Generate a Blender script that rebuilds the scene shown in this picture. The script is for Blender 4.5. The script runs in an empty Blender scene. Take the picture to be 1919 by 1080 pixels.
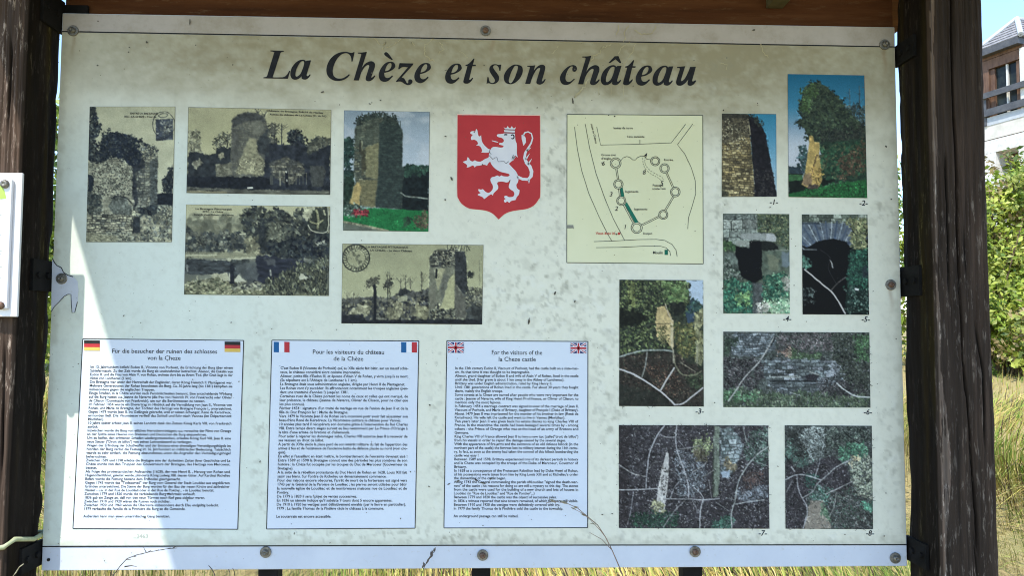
import bpy, bmesh, math, random
import numpy as np
from mathutils import Matrix, Vector

# ------------------------------------------------------------------ camera
SC = bpy.context.scene
COL = SC.collection
F_PX, W_PX, H_PX = 1400.0, 1919.0, 1080.0
CAM_Z = 1.55
_rx, _ry, _rz = -0.0537, -0.0303, 0.0045
_t = np.array([-0.0534, 0.0017, 1.4094])
BOARD_W, BOARD_H = 1.6, 1.0371
def _rot(a, ax):
    c, s = math.cos(a), math.sin(a)
    return np.array({0: [[1, 0, 0], [0, c, -s], [0, s, c]], 1: [[c, 0, s], [0, 1, 0], [-s, 0, c]],
                     2: [[c, -s, 0], [s, c, 0], [0, 0, 1]]}[ax])
_M = _rot(_rz, 2) @ _rot(_rx, 0) @ _rot(_ry, 1)
_C = -_M.T @ _t                                   # camera in board frame (x right, y down, z away)
BZ = CAM_Z + _C[1]                                # height of the board's centre above ground
def _w(v): return np.array([v[0], v[2], -v[1]])   # board frame vector -> world vector
CAM = _w(_C) + np.array([0, 0, BZ])
_R, _D, _FW = _w(_M[0]), _w(_M[1]), _w(_M[2])
cam_data = bpy.data.cameras.new('camera')
cam = bpy.data.objects.new('camera', cam_data); COL.objects.link(cam)
cam_data.sensor_width = 36.0; cam_data.lens = F_PX / W_PX * 36.0
cam_data.clip_start = 0.05; cam_data.clip_end = 2000
cam.matrix_world = Matrix(((_R[0], -_D[0], -_FW[0], CAM[0]), (_R[1], -_D[1], -_FW[1], CAM[1]),
                           (_R[2], -_D[2], -_FW[2], CAM[2]), (0, 0, 0, 1)))
SC.camera = cam
def ray(u, v):
    return _R * ((u - 959.5) / F_PX) + _D * ((v - 540.0) / F_PX) + _FW
def at(u, v, y):
    d = ray(u, v); return CAM + d * ((y - CAM[1]) / d[1])
def b(u, v):                                       # point of the board's front plane (y = 0) as (x, z)
    p = at(u, v, 0.0); return np.array([p[0], p[2]])

# ------------------------------------------------------------------ light
SUN_DIR = Vector((-0.52, -1.0, 1.65)).normalized()          # towards the sun
world = bpy.data.worlds.new('World'); SC.world = world; world.use_nodes = True
_nt = world.node_tree; _nt.nodes.clear()
_sky = _nt.nodes.new('ShaderNodeTexSky'); _sky.sky_type = 'NISHITA'; _sky.sun_disc = False
_sky.sun_elevation = math.asin(SUN_DIR.z)
_sky.sun_rotation = math.atan2(SUN_DIR.x, SUN_DIR.y)
_sky.air_density = 1.0; _sky.dust_density = 0.05; _sky.ozone_density = 2.5
_bg = _nt.nodes.new('ShaderNodeBackground'); _bg.inputs['Strength'].default_value = 0.15
_out = _nt.nodes.new('ShaderNodeOutputWorld')
_nt.links.new(_sky.outputs[0], _bg.inputs[0]); _nt.links.new(_bg.outputs[0], _out.inputs[0])
sun_data = bpy.data.lights.new('sun', 'SUN'); sun_data.energy = 2.3; sun_data.angle = math.radians(0.6)
sun_data.color = (1.0, 0.95, 0.86)
sun = bpy.data.objects.new('sun', sun_data); COL.objects.link(sun)
sun.rotation_euler = (-SUN_DIR).to_track_quat('-Z', 'Y').to_euler()
sun.location = (-3, -6, 9)
SC.view_settings.view_transform = 'Standard'; SC.view_settings.look = 'None'
SC.cycles.filter_width = 1.05
SC.view_settings.gamma = 1.0; SC.view_settings.use_curve_mapping = False
SC.view_settings.exposure = 1.46

# ------------------------------------------------------------------ helpers
rng = np.random.default_rng(7); random.seed(7)
def tag(o, label=None, cat=None, group=None, kind=None):
    for k, v in (('label', label), ('category', cat), ('group', group), ('kind', kind)):
        if v: o[k] = v
    return o
def empty(name, loc=(0, 0, 0), rz=0.0):
    o = bpy.data.objects.new(name, None); COL.objects.link(o)
    o.location = loc; o.rotation_euler = (0, 0, rz); o.empty_display_size = 0.1
    return o
def link(name, me, mats, parent=None, smooth=False):
    o = bpy.data.objects.new(name, me); COL.objects.link(o)
    if not isinstance(mats, (list, tuple)): mats = [mats]
    for m in mats: me.materials.append(m)
    if parent is not None: o.parent = parent
    if smooth: me.polygons.foreach_set('use_smooth', [True] * len(me.polygons))
    return o
class MB:
    """collects vertices and faces of one mesh"""
    def __init__(s): s.v, s.f, s.m = [], [], []
    def add(s, vs, fs, mi=0):
        o = len(s.v); s.v.extend([tuple(map(float, p)) for p in vs])
        for f in fs: s.f.append(tuple(i + o for i in f)); s.m.append(mi)
    def box(s, x0, x1, y0, y1, z0, z1, mi=0):
        s.add([(x0, y0, z0), (x1, y0, z0), (x1, y1, z0), (x0, y1, z0), (x0, y0, z1), (x1, y0, z1), (x1, y1, z1), (x0, y1, z1)],
              [(0, 3, 2, 1), (4, 5, 6, 7), (0, 1, 5, 4), (1, 2, 6, 5), (2, 3, 7, 6), (3, 0, 4, 7)], mi)
    def beam(s, p, q, w, h, mi=0, up=(0, 0, 1)):
        p, q = Vector(p), Vector(q); d = (q - p).normalized(); a = d.cross(Vector(up))
        if a.length < 1e-4: a = d.cross(Vector((0, 1, 0)))
        a.normalize(); c = a.cross(d)
        vs = [e + a * (sx * w / 2) + c * (sz * h / 2) for e in (p, q) for sx, sz in ((-1, -1), (1, -1), (1, 1), (-1, 1))]
        s.add(vs, [(0, 1, 2, 3), (7, 6, 5, 4), (0, 4, 5, 1), (1, 5, 6, 2), (2, 6, 7, 3), (3, 7, 4, 0)], mi)
    def tube(s, pts, rad, n=6, mi=0):
        pts = [Vector(p) for p in pts]
        if not hasattr(rad, '__len__'): rad = [rad] * len(pts)
        vs, fs = [], []
        for i, p in enumerate(pts):
            d = (pts[min(i + 1, len(pts) - 1)] - pts[max(i - 1, 0)]).normalized()
            a = d.cross(Vector((0.31, 0.2, 0.93)))
            if a.length < 1e-3: a = d.cross(Vector((1, 0, 0)))
            a.normalize(); c = d.cross(a)
            for k in range(n):
                t = 2 * math.pi * k / n
                vs.append(p + a * (math.cos(t) * rad[i]) + c * (math.sin(t) * rad[i]))
        for i in range(len(pts) - 1):
            for k in range(n):
                fs.append((i * n + k, i * n + (k + 1) % n, (i + 1) * n + (k + 1) % n, (i + 1) * n + k))
        fs.append(tuple(range(n))[::-1]); fs.append(tuple((len(pts) - 1) * n + k for k in range(n)))
        s.add(vs, fs, mi)
    def lathe(s, prof, n=20, c=(0, 0, 0), mi=0):
        """profile (radius, forward) turned about the -Y axis at c"""
        vs, fs = [], []
        for r, h in prof:
            for k in range(n):
                t = 2 * math.pi * k / n
                vs.append((c[0] + r * math.cos(t), c[1] - h, c[2] + r * math.sin(t)))
        for i in range(len(prof) - 1):
            for k in range(n):
                fs.append((i * n + k, i * n + (k + 1) % n, (i + 1) * n + (k + 1) % n, (i + 1) * n + k))
        fs.append(tuple((len(prof) - 1) * n + k for k in range(n)))
        s.add(vs, fs, mi)
    def build(s, name, mats, parent=None, smooth=False):
        me = bpy.data.meshes.new(name); me.from_pydata(s.v, [], s.f)
        o = link(name, me, mats, parent, smooth)
        if any(s.m): me.polygons.foreach_set('material_index', s.m)
        me.update(); return o
def grid_mesh(name, P, col=None):
    """P: (h, w, 3) points; col: (h, w, 3) linear colours"""
    h, w, _ = P.shape
    me = bpy.data.meshes.new(name)
    idx = np.arange(h * w).reshape(h, w)
    q = np.stack([idx[:-1, :-1], idx[1:, :-1], idx[1:, 1:], idx[:-1, 1:]], -1).reshape(-1, 4)
    me.vertices.add(h * w); me.vertices.foreach_set('co', P.reshape(-1).astype(np.float32))
    me.loops.add(q.size); me.loops.foreach_set('vertex_index', q.reshape(-1).astype(np.int32))
    me.polygons.add(len(q)); me.polygons.foreach_set('loop_start', np.arange(0, q.size, 4, dtype=np.int32))
    me.update(calc_edges=True)
    if col is not None:
        a = me.color_attributes.new('Col', 'FLOAT_COLOR', 'POINT')
        c = np.ones((h * w, 4), np.float32); c[:, :3] = col.reshape(-1, 3)
        a.data.foreach_set('color', c.reshape(-1))
    return me

# --- node materials
def mat(name):
    m = bpy.data.materials.new(name); m.use_nodes = True
    return m, m.node_tree, m.node_tree.nodes['Principled BSDF']
def N(nt, typ, **kw):
    n = nt.nodes.new(typ)
    for k, v in kw.items():
        if k.startswith('i_'):
            key = k[2:]; key = int(key) if key.isdigit() else key.replace('_', ' ')
            n.inputs[key].default_value = v
        else: setattr(n, k, v)
    return n
def ramp(nt, fac, stops):
    r = nt.nodes.new('ShaderNodeValToRGB'); nt.links.new(fac, r.inputs[0])
    e = r.color_ramp.elements
    while len(e) < len(stops): e.new(0.5)
    for el, (p, c) in zip(e, stops):
        el.position = p; el.color = (*c, 1) if len(c) == 3 else c
    return r.outputs[0]
def noise(nt, scale, detail=4, rough=0.6, stretch=(1, 1, 1), off=(0, 0, 0), dist=0.0):
    tc = nt.nodes.new('ShaderNodeTexCoord'); mp = nt.nodes.new('ShaderNodeMapping')
    mp.inputs['Scale'].default_value = stretch; mp.inputs['Location'].default_value = off
    nz = nt.nodes.new('ShaderNodeTexNoise')
    nt.links.new(tc.outputs['Object'], mp.inputs[0]); nt.links.new(mp.outputs[0], nz.inputs['Vector'])
    nz.inputs['Scale'].default_value = scale; nz.inputs['Detail'].default_value = detail
    nz.inputs['Roughness'].default_value = rough; nz.inputs['Distortion'].default_value = dist
    return nz.outputs['Fac']
def mix(nt, fac, a, c, mode='MIX'):
    m = nt.nodes.new('ShaderNodeMix'); m.data_type = 'RGBA'; m.blend_type = mode
    for s, v in ((0, fac), (6, a), (7, c)):
        if hasattr(v, 'is_output'): nt.links.new(v, m.inputs[s])
        elif s == 0: m.inputs[0].default_value = v
        else: m.inputs[s].default_value = (*v, 1)
    return m.outputs[2]
def bump(nt, bs, h, strength=0.3, dist=0.01):
    bp = N(nt, 'ShaderNodeBump', i_Strength=strength, i_Distance=dist)
    nt.links.new(h, bp.inputs['Height']); nt.links.new(bp.outputs[0], bs.inputs['Normal'])
def simple(name, c1, c2, scale=8, rough=0.6, stretch=(1, 1, 1), bmp=0.0, metal=0.0, lo=0.35, hi=0.65, spec=0.5):
    m, nt, bs = mat(name)
    f = noise(nt, scale, stretch=stretch)
    nt.links.new(ramp(nt, f, [(lo, c1), (hi, c2)]), bs.inputs['Base Color'])
    bs.inputs['Roughness'].default_value = rough; bs.inputs['Metallic'].default_value = metal
    bs.inputs['Specular IOR Level'].default_value = 0.12 if ('print' in name or 'ink' in name or 'flag' in name or 'black' in name or 'dirt' in name) else spec
    if bmp: bump(nt, bs, f, bmp, 0.01)
    return m
def s2l(c):
    c = np.asarray(c, float) / 255.0
    return np.where(c <= 0.04045, c / 12.92, ((c + 0.055) / 1.055) ** 2.4)

# ------------------------------------------------------------------ numpy noise
def vnoise(h, w, cy, cx, seed, octv=3, gain=0.55):
    """value noise in -1..1; cy, cx = cell size in samples"""
    r = np.random.default_rng(seed); out = np.zeros((h, w)); amp = 1.0; tot = 0
    for o in range(octv):
        gy, gx = int(h / max(cy, 1.0)) + 3, int(w / max(cx, 1.0)) + 3
        g = r.uniform(-1, 1, (gy, gx))
        y = np.arange(h) / max(cy, 1.0) + r.uniform(0, 1); x = np.arange(w) / max(cx, 1.0) + r.uniform(0, 1)
        yi, xi = y.astype(int), x.astype(int); fy, fx = y - yi, x - xi
        fy = fy * fy * (3 - 2 * fy); fx = fx * fx * (3 - 2 * fx)
        yi = np.minimum(yi, gy - 2); xi = np.minimum(xi, gx - 2)
        a = g[yi][:, xi] * (1 - fx) + g[yi][:, xi + 1] * fx
        c = g[yi + 1][:, xi] * (1 - fx) + g[yi + 1][:, xi + 1] * fx
        out += amp * (a * (1 - fy)[:, None] + c * fy[:, None]); tot += amp
        amp *= gain; cy /= 2.0; cx /= 2.0
    return out / tot * 1.5
def sstep(a, c, x):
    t = np.clip((x - a) / (c - a), 0, 1); return t * t * (3 - 2 * t)

# ------------------------------------------------------------------ terrain
def ground_z(x, y):
    x = np.asarray(x, float); y = np.asarray(y, float)
    z = 1.05 * sstep(1.8, 8.2, y) + 0.022 * np.clip(y - 8.2, 0, 60)
    near = sstep(0.8, 3.0, y)
    z = z + near * (0.05 * np.sin(1.3 * x + 0.7) * np.cos(0.9 * y) + 0.03 * np.sin(3.1 * x + 2.2 * y))
    return z
def axis_pts(lo, hi, fine_lo, fine_hi, step, far):
    a = list(np.arange(fine_lo, fine_hi + 1e-6, step)); s = step; p = fine_lo; q = fine_hi
    left, right = [], []
    while p > lo: s *= 1.35; p -= s; left.append(max(p, lo))
    s = step
    while q < hi: s *= 1.35; q += s; right.append(min(q, hi))
    return np.array(left[::-1] + a + right)
gx = axis_pts(-400, 400, -10, 12, 0.4, 1); gy = axis_pts(-300, 500, -5, 14, 0.4, 1)
GX, GY = np.meshgrid(gx, gy[::-1])
m_ground, nt, bs = mat('dry_meadow_soil')
f1 = noise(nt, 1.6, 6, 0.65); f2 = noise(nt, 30, 5, 0.7, off=(3, 1, 0))
c = mix(nt, 0.5, ramp(nt, f1, [(0.3, (0.30, 0.23, 0.09)), (0.5, (0.40, 0.31, 0.13)), (0.7, (0.24, 0.24, 0.07))]),
        ramp(nt, f2, [(0.3, (0.16, 0.12, 0.05)), (0.7, (0.50, 0.41, 0.19))]))
nt.links.new(c, bs.inputs['Base Color']); bs.inputs['Roughness'].default_value = 0.95; bump(nt, bs, f2, 0.6, 0.04)
ground = link('ground', grid_mesh('ground', np.stack([GX, GY, ground_z(GX, GY)], -1)), m_ground, smooth=True)
tag(ground, kind='structure')

# ------------------------------------------------------------------ timber shelter that carries the board
def wood_mat(name, dark, mid, light, grey, grain=1.0, rough=0.85):
    m, nt, bs = mat(name)
    g1 = noise(nt, 30 * grain, 8, 0.72, stretch=(1, 1, 0.075), dist=0.2)
    g2 = noise(nt, 150 * grain, 5, 0.7, stretch=(1, 1, 0.19), off=(4, 2, 1))
    g3 = noise(nt, 5, 5, 0.6, stretch=(1, 1, 0.5), off=(1, 7, 2))
    base = ramp(nt, g1, [(0.28, dark), (0.5, mid), (0.72, light)])
    flk = ramp(nt, g2, [(0.56, (0, 0, 0)), (0.66, (1, 1, 1))])
    pat = ramp(nt, g3, [(0.38, (0, 0, 0)), (0.62, (1, 1, 1))])
    fm = N(nt, 'ShaderNodeMath', operation='MULTIPLY'); nt.links.new(flk, fm.inputs[0]); nt.links.new(pat, fm.inputs[1])
    fm2 = N(nt, 'ShaderNodeMath', operation='MULTIPLY_ADD', i_1=0.7, i_2=0.06)
    nt.links.new(fm.outputs[0], fm2.inputs[0])
    c = mix(nt, fm2.outputs[0], base, grey)
    at_ = N(nt, 'ShaderNodeAttribute', attribute_name='Col')
    c = mix(nt, 1.0, c, at_.outputs['Color'], 'MULTIPLY') if grain == 1.0 else c
    nt.links.new(c, bs.inputs['Base Color']); bs.inputs['Roughness'].default_value = rough
    bs.inputs['Specular IOR Level'].default_value = 0.12
    bump(nt, bs, g1, 0.55, 0.006)
    return m
m_post = wood_mat('weathered_post_wood', (0.006, 0.004, 0.0032), (0.025, 0.0155, 0.0108), (0.060, 0.037, 0.026), (0.27, 0.23, 0.195))
m_beam = wood_mat('brown_beam_wood', (0.034, 0.011, 0.004), (0.074, 0.025, 0.008), (0.115, 0.046, 0.017), (0.14, 0.08, 0.04), grain=0.99)

def timber_post(name, x0, x1, y0, y1, z0, z1, seed, cracks, edge_pale, parent):
    """square post: a closed section of many points swept up and roughened; cracks = list of (x px path) on its front"""
    nu, nv = 84, 420
    w, d, r = x1 - x0, y1 - y0, 0.006
    # section starts at back-left, runs round: front is the second stretch
    sec = []
    def side(p, q, n): sec.extend([(p[0] + (q[0] - p[0]) * i / n, p[1] + (q[1] - p[1]) * i / n) for i in range(n)])
    side((x0, y1), (x0, y0 + r), 20); side((x0, y0 + r), (x0 + r, y0), 3)
    side((x0 + r, y0), (x1 - r, y0), nu); side((x1 - r, y0), (x1, y0 + r), 3)
    side((x1, y0 + r), (x1, y1), 20); side((x1, y1), (x0, y1), 16)
    sec.append(sec[0]); sec = np.array(sec)
    n = len(sec); zs = np.linspace(z1, z0, nv)
    P = np.zeros((nv, n, 3)); P[:, :, 0] = sec[None, :, 0]; P[:, :, 1] = sec[None, :, 1]; P[:, :, 2] = zs[:, None]
    cx, cy = (x0 + x1) / 2, (y0 + y1) / 2
    dirx = np.clip((sec[:, 0] - cx) / (w / 2), -1, 1) ** 9; diry = np.clip((sec[:, 1] - cy) / (d / 2), -1, 1) ** 9
    disp = 0.0020 * vnoise(nv, n, 60, 3, seed, 4) + 0.0012 * vnoise(nv, n, 14, 1.5, seed + 1, 2)
    corner = np.abs(dirx * diry)
    disp -= 0.006 * corner * np.clip(vnoise(nv, n, 16, 6, seed + 2, 3) + 0.1, 0, 1)
    front = (np.abs(sec[:, 1] - y0) < 1e-6)
    col = np.ones((nv, n, 3))
    for path, dep in cracks:
        zz = np.array([q[1] for q in path]); xx = np.array([q[0] for q in path]); o = np.argsort(zz)
        wob = 0.0012 * vnoise(nv, 1, 9, 1, seed + int(abs(path[0][0]) * 1e4) % 97, 3)[:, 0]
        cxz = np.interp(zs, zz[o], xx[o]) + wob
        inside = sstep(zz.min() - 0.03, zz.min() + 0.05, zs) * (1 - sstep(zz.max() - 0.05, zz.max() + 0.03, zs))
        dd = np.abs(P[:, :, 0] - cxz[:, None])
        k = np.clip(1.25 - dd / 0.0024, 0, 1) * front[None, :] * inside[:, None]
        disp -= dep * k
        col *= (1 - 0.9 * k)[:, :, None]          # shade inside the crack painted in, darkest along the groove
    # pale weathered arris on the inner front edge
    if edge_pale:
        xe, side_sgn = edge_pale
        dd = (P[:, :, 0] - xe) * side_sgn
        wd = 0.010 + 0.009 * vnoise(nv, 1, 26, 1, seed + 5, 3)
        k = (dd < wd) * (dd > -0.001) * front[None, :] * (vnoise(nv, n, 9, 2, seed + 6, 2) > -0.55)
        col += (k * 2.6)[:, :, None] * np.array([1.0, 1.08, 1.15])
    inner = np.abs(sec[:, 0] - (x1 if x1 < 0 else x0)) < 1e-6        # inner side's shade painted in as a darker tint, with mossy patches
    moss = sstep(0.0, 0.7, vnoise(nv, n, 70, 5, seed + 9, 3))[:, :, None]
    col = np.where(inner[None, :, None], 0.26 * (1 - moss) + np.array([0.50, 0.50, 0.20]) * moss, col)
    if x1 < 0: col = np.where(front[None, :, None], col * np.array([1.9, 1.8, 1.75]), col)      # sunlight on the left post's front painted in as a lighter tint
    col *= (1 + 0.28 * vnoise(nv, n, 40, 5, seed + 8, 3))[:, :, None]
    P[:, :, 0] += disp * dirx[None, :]; P[:, :, 1] += disp * diry[None, :]
    P[:, -1] = P[:, 0]
    return link(name, grid_mesh(name, P, np.clip(col, 0.1, 4)), m_post, parent, smooth=True)

shelter = tag(empty('wooden_shelter', (0, 0.4, 0)), 'dark weathered timber posts and brown beam framing the information board under a roof', 'shelter')
def world_child(o, par):
    o.parent = par; o.matrix_parent_inverse = par.matrix_basis.inverted(); return o
PL1, PR0 = -0.8085, 0.8105
PW, PY0, PY1 = 0.106, -0.090, 0.008
def fx(u, v): p = at(u, v, PY0); return (p[0], p[2])
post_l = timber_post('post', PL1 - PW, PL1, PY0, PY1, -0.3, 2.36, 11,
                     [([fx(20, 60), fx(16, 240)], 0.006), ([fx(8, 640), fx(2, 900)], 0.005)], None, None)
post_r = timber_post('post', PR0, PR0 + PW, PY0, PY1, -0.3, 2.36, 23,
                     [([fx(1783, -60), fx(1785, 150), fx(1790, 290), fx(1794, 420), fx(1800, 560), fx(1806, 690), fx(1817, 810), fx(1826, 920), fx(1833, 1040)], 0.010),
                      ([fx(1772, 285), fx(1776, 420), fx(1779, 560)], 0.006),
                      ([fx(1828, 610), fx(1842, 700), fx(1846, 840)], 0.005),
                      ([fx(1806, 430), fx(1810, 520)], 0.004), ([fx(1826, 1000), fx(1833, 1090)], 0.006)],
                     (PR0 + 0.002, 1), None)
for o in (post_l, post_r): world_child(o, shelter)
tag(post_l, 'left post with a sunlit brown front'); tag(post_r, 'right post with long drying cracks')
# cross beam above the board, rafters and boarded roof
def rough_beam(name, x0, x1, y0, y1, z0, z1, seed, m):
    nl = 160
    sec = []
    def side(p, q, n): sec.extend([(p[0] + (q[0] - p[0]) * i / n, p[1] + (q[1] - p[1]) * i / n) for i in range(n)])
    side((y1, z0), (y0, z0), 6); side((y0, z0), (y0, z1), 12); side((y0, z1), (y1, z1), 6); side((y1, z1), (y1, z0), 8); sec.append(sec[0])
    sec = np.array(sec); n = len(sec); xs = np.linspace(x0, x1, nl)
    P = np.zeros((nl, n, 3)); P[:, :, 0] = xs[:, None]; P[:, :, 1] = sec[None, :, 0]; P[:, :, 2] = sec[None, :, 1]
    dsp = 0.003 * vnoise(nl, n, 20, 3, seed, 3)
    P[:, :, 2] += dsp * np.sign(sec[None, :, 1] - (z0 + z1) / 2); P[:, -1] = P[:, 0]
    return link(name, grid_mesh(name, P), m, None, smooth=False)
m_beam_x = m_beam.copy(); m_beam_x.name = 'brown_crossbeam_wood'
for nd in m_beam_x.node_tree.nodes:
    if nd.type == 'MAPPING': s = nd.inputs['Scale'].default_value; nd.inputs['Scale'].default_value = (s[2], s[1], s[0])
RZ = 2.36
world_child(rough_beam('crossbeam', PL1 + 0.002, PR0 - 0.002, 0.022, 0.125, 2.118, RZ, 3, m_beam_x), shelter)
mbk = MB(); p0, p1 = at(1443, -12, 0.0), at(1474, 7, 0.0)
mbk.box(p0[0], p1[0], -0.018, 0.021, p1[2], p0[2]); mbk.add([(p1[0], -0.016, p1[2] + 0.004), (p1[0] + 0.018, 0.0, p1[2] + 0.014), (p1[0], 0.02, p1[2] + 0.02)], [(0, 1, 2)])
m_block = simple('pale_block_wood', (0.07, 0.06, 0.025), (0.11, 0.095, 0.045), 30, 0.8)
world_child(mbk.build('wedge_block', m_block), shelter)
sun_k = SUN_DIR.x / SUN_DIR.z                          # shadow slope in the board plane
XR0 = -0.657 + sun_k * ((RZ + 0.06) - 1.407)           # left verge of the roof
roof = MB()
for k, y in enumerate((-1.00, -0.52, 0.30, 0.78)):
    roof = MB(); roof.box(XR0 + 0.03, 1.16, y - 0.03, y + 0.03, RZ, RZ + 0.055); world_child(roof.build('rafter', m_beam_x), shelter)
x_edges = np.linspace(-1.08, 0.88, 15)
first = None
for k in range(14):                                    # roof boards side by side
    mb = MB(); mb.box(XR0, 1.19, x_edges[k] + 0.0004, x_edges[k + 1] - 0.0004, RZ + 0.056, RZ + 0.078)
    world_child(mb.build('roof_board', m_beam_x), shelter)

# ------------------------------------------------------------------ flat print: a small painter for the printed photographs
def inside(poly, U, V):
    r = np.zeros(U.shape, bool); n = len(poly)
    for i in range(n):
        x0, y0 = poly[i]; x1, y1 = poly[(i + 1) % n]
        if y0 == y1: continue
        c = ((y0 > V) != (y1 > V))
        r ^= c & (U < (x1 - x0) * (V - y0) / (y1 - y0) + x0)
    return r
class Pic:
    """canvas whose U, V are the coordinates in which the picture was measured"""
    def __init__(s, quad, org, sc, seed, step=0.6, base=(128, 128, 128)):
        s.quad = [np.array(q, float) for q in quad]; tl, tr, br, bl = s.quad
        s.w = (int(np.linalg.norm(tr - tl) / step) // 2 + 1) * 2; s.h = (int(np.linalg.norm(bl - tl) / step) // 2 + 1) * 2
        s.step, s.sc, s.seed = step, sc, seed
        fx_, fy_ = np.meshgrid(np.linspace(0, 1, s.w), np.linspace(0, 1, s.h))
        X = [(1 - fy_) * ((1 - fx_) * tl[k] + fx_ * tr[k]) + fy_ * ((1 - fx_) * bl[k] + fx_ * br[k]) for k in (0, 1)]
        s.U, s.V = (X[0] - org[0]) * sc, (X[1] - org[1]) * sc
        s.c = np.ones((s.h, s.w, 3)) * np.array(base, float)
        s.r = np.random.default_rng(seed)
    def n(s, cx, cy=None, octv=3):
        s.seed += 1; cy = cx if cy is None else cy
        return vnoise(s.h, s.w, cy / s.step, cx / s.step, s.seed * 13 + 5, octv)
    def m(s, poly, rag=0.0, cell=5.0):
        if poly is None: return np.ones((s.h, s.w))
        U, V = s.U, s.V
        if rag: U = U + rag * s.sc * s.n(cell, octv=4); V = V + rag * s.sc * s.n(cell, octv=4)
        return inside(poly, U, V).astype(float)
    def fill(s, poly, col, tex=0.0, cx=3, cy=None, rag=0.0, cell=5.0, a=1.0, col2=None, mask=None, thr=None):
        k = (s.blur(s.m(poly, rag, cell), 2 if a >= 1 else 7) if mask is None else mask) * a
        c = np.ones((s.h, s.w, 3)) * np.array(col, float)
        t = s.n(cx, cy, 4) if (tex or col2 is not None) else 0
        if col2 is not None:
            w = sstep(-0.25, 0.35, t) if thr is None else sstep(thr - 0.12, thr + 0.12, t)
            c = c * (1 - w[..., None]) + np.array(col2, float) * w[..., None]
            t = s.n(cx * 0.5, None if cy is None else cy * 0.5, 2)
        if tex: c = c * (1 + tex * t)[..., None]
        s.c = s.c * (1 - k[..., None]) + c * k[..., None]; return k
    @staticmethod
    def blur(k, n):
        for _ in range(n):
            p = np.pad(k, 1, 'edge'); k = 0.36 * k + 0.16 * (p[:-2, 1:-1] + p[2:, 1:-1] + p[1:-1, :-2] + p[1:-1, 2:])
        return k
    def grad(s, stops):
        v = np.array([q[0] for q in stops]); C = np.array([q[1] for q in stops], float)
        for k in range(3): s.c[..., k] = np.interp(s.V, v, C[:, k])
    def leaf(s, poly, num, size, pal, asp=1.6, a=0.85, mask=None, ang=None):
        k = (s.m(poly, 7.0, 15.0) if mask is None else mask) > 0.5
        nf = s.n(6, octv=3); k = k & (nf > -0.5)                        # clumps with gaps between them
        ys, xs = np.nonzero(k)
        if len(ys) == 0: return
        num = int(num * 1.7); size = (size[0] * 0.72, size[1] * 0.72)
        pal = np.array(pal, float); sel = s.r.integers(0, len(ys), num)
        rad = s.r.uniform(size[0], size[1], num) / s.step; th = s.r.uniform(0, math.pi, num) if ang is None else s.r.normal(ang, 0.35, num)
        pc = pal[s.r.integers(0, len(pal), num)] * s.r.uniform(0.8, 1.2, (num, 1)) * np.clip(0.92 + 0.5 * nf[ys[sel], xs[sel]], 0.55, 1.45)[:, None]
        jy = (ys[sel] + s.r.normal(0, 2.2 / s.step, num)).astype(int); jx = (xs[sel] + s.r.normal(0, 2.2 / s.step, num)).astype(int)
        for i in range(num):
            y, x, R = jy[i], jx[i], rad[i]
            if not (0 <= y < s.h and 0 <= x < s.w): continue
            e = int(R * asp + 1.5); y0, y1, x0, x1 = max(y - e, 0), min(y + e + 1, s.h), max(x - e, 0), min(x + e + 1, s.w)
            yy = np.arange(y0, y1)[:, None] - y; xx = np.arange(x0, x1)[None, :] - x
            ct, st = math.cos(th[i]), math.sin(th[i])
            d = np.sqrt(((xx * ct + yy * st) / (R * asp)) ** 2 + ((-xx * st + yy * ct) / R) ** 2)
            w = (np.clip((1.25 - d) * 2.2, 0, 1) * a)[..., None]
            s.c[y0:y1, x0:x1] = s.c[y0:y1, x0:x1] * (1 - w) + pc[i] * w
    def line(s, pts, w, col, a=1.0, wob=0.0, w2=None):
        """stroke along measured points; w in photo pixels"""
        if len(pts) > 2:                                   # bend smoothly through the measured points
            P_ = [np.array(q, float) for q in pts]; out = []
            for i in range(len(P_) - 1):
                p0, p1, p2, p3 = P_[max(i - 1, 0)], P_[i], P_[i + 1], P_[min(i + 2, len(P_) - 1)]
                for t in (0.0, 0.33, 0.66): out.append(0.5 * (2 * p1 + (p2 - p0) * t + (2 * p0 - 5 * p1 + 4 * p2 - p3) * t * t + (3 * p1 - p0 - 3 * p2 + p3) * t ** 3))
            pts = out + [P_[-1]]
        x_ = [q[0] for q in pts]; y_ = [q[1] for q in pts]; mg = (max(w, w2 or 0) + 2 * wob + 6) * s.sc
        ci = np.nonzero((s.U.max(0) > min(x_) - mg) & (s.U.min(0) < max(x_) + mg))[0]; ri = np.nonzero((s.V.max(1) > min(y_) - mg) & (s.V.min(1) < max(y_) + mg))[0]
        if len(ci) == 0 or len(ri) == 0: return
        sl = (slice(ri[0], ri[-1] + 1), slice(ci[0], ci[-1] + 1)); U, V = s.U[sl], s.V[sl]
        if wob:
            s.seed += 1; hh, ww_ = U.shape
            U = U + wob * s.sc * vnoise(hh, ww_, 9 / s.step, 9 / s.step, s.seed * 7 + 1, 2); V = V + wob * s.sc * vnoise(hh, ww_, 9 / s.step, 9 / s.step, s.seed * 7 + 2, 2)
        k = np.zeros(U.shape); n = len(pts) - 1
        for i in range(n):
            (x0, y0), (x1, y1) = pts[i], pts[i + 1]; dx, dy = x1 - x0, y1 - y0; L = dx * dx + dy * dy + 1e-9
            t = np.clip(((U - x0) * dx + (V - y0) * dy) / L, 0, 1)
            d = np.hypot(U - x0 - t * dx, V - y0 - t * dy) / s.sc
            ww = w if w2 is None else w + (w2 - w) * (i + t) / n
            k = np.maximum(k, np.clip((ww / 2 - d) / s.step + 0.5, 0, 1))
        k = (k * a)[..., None]; s.c[sl] = s.c[sl] * (1 - k) + np.array(col, float) * k
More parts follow.
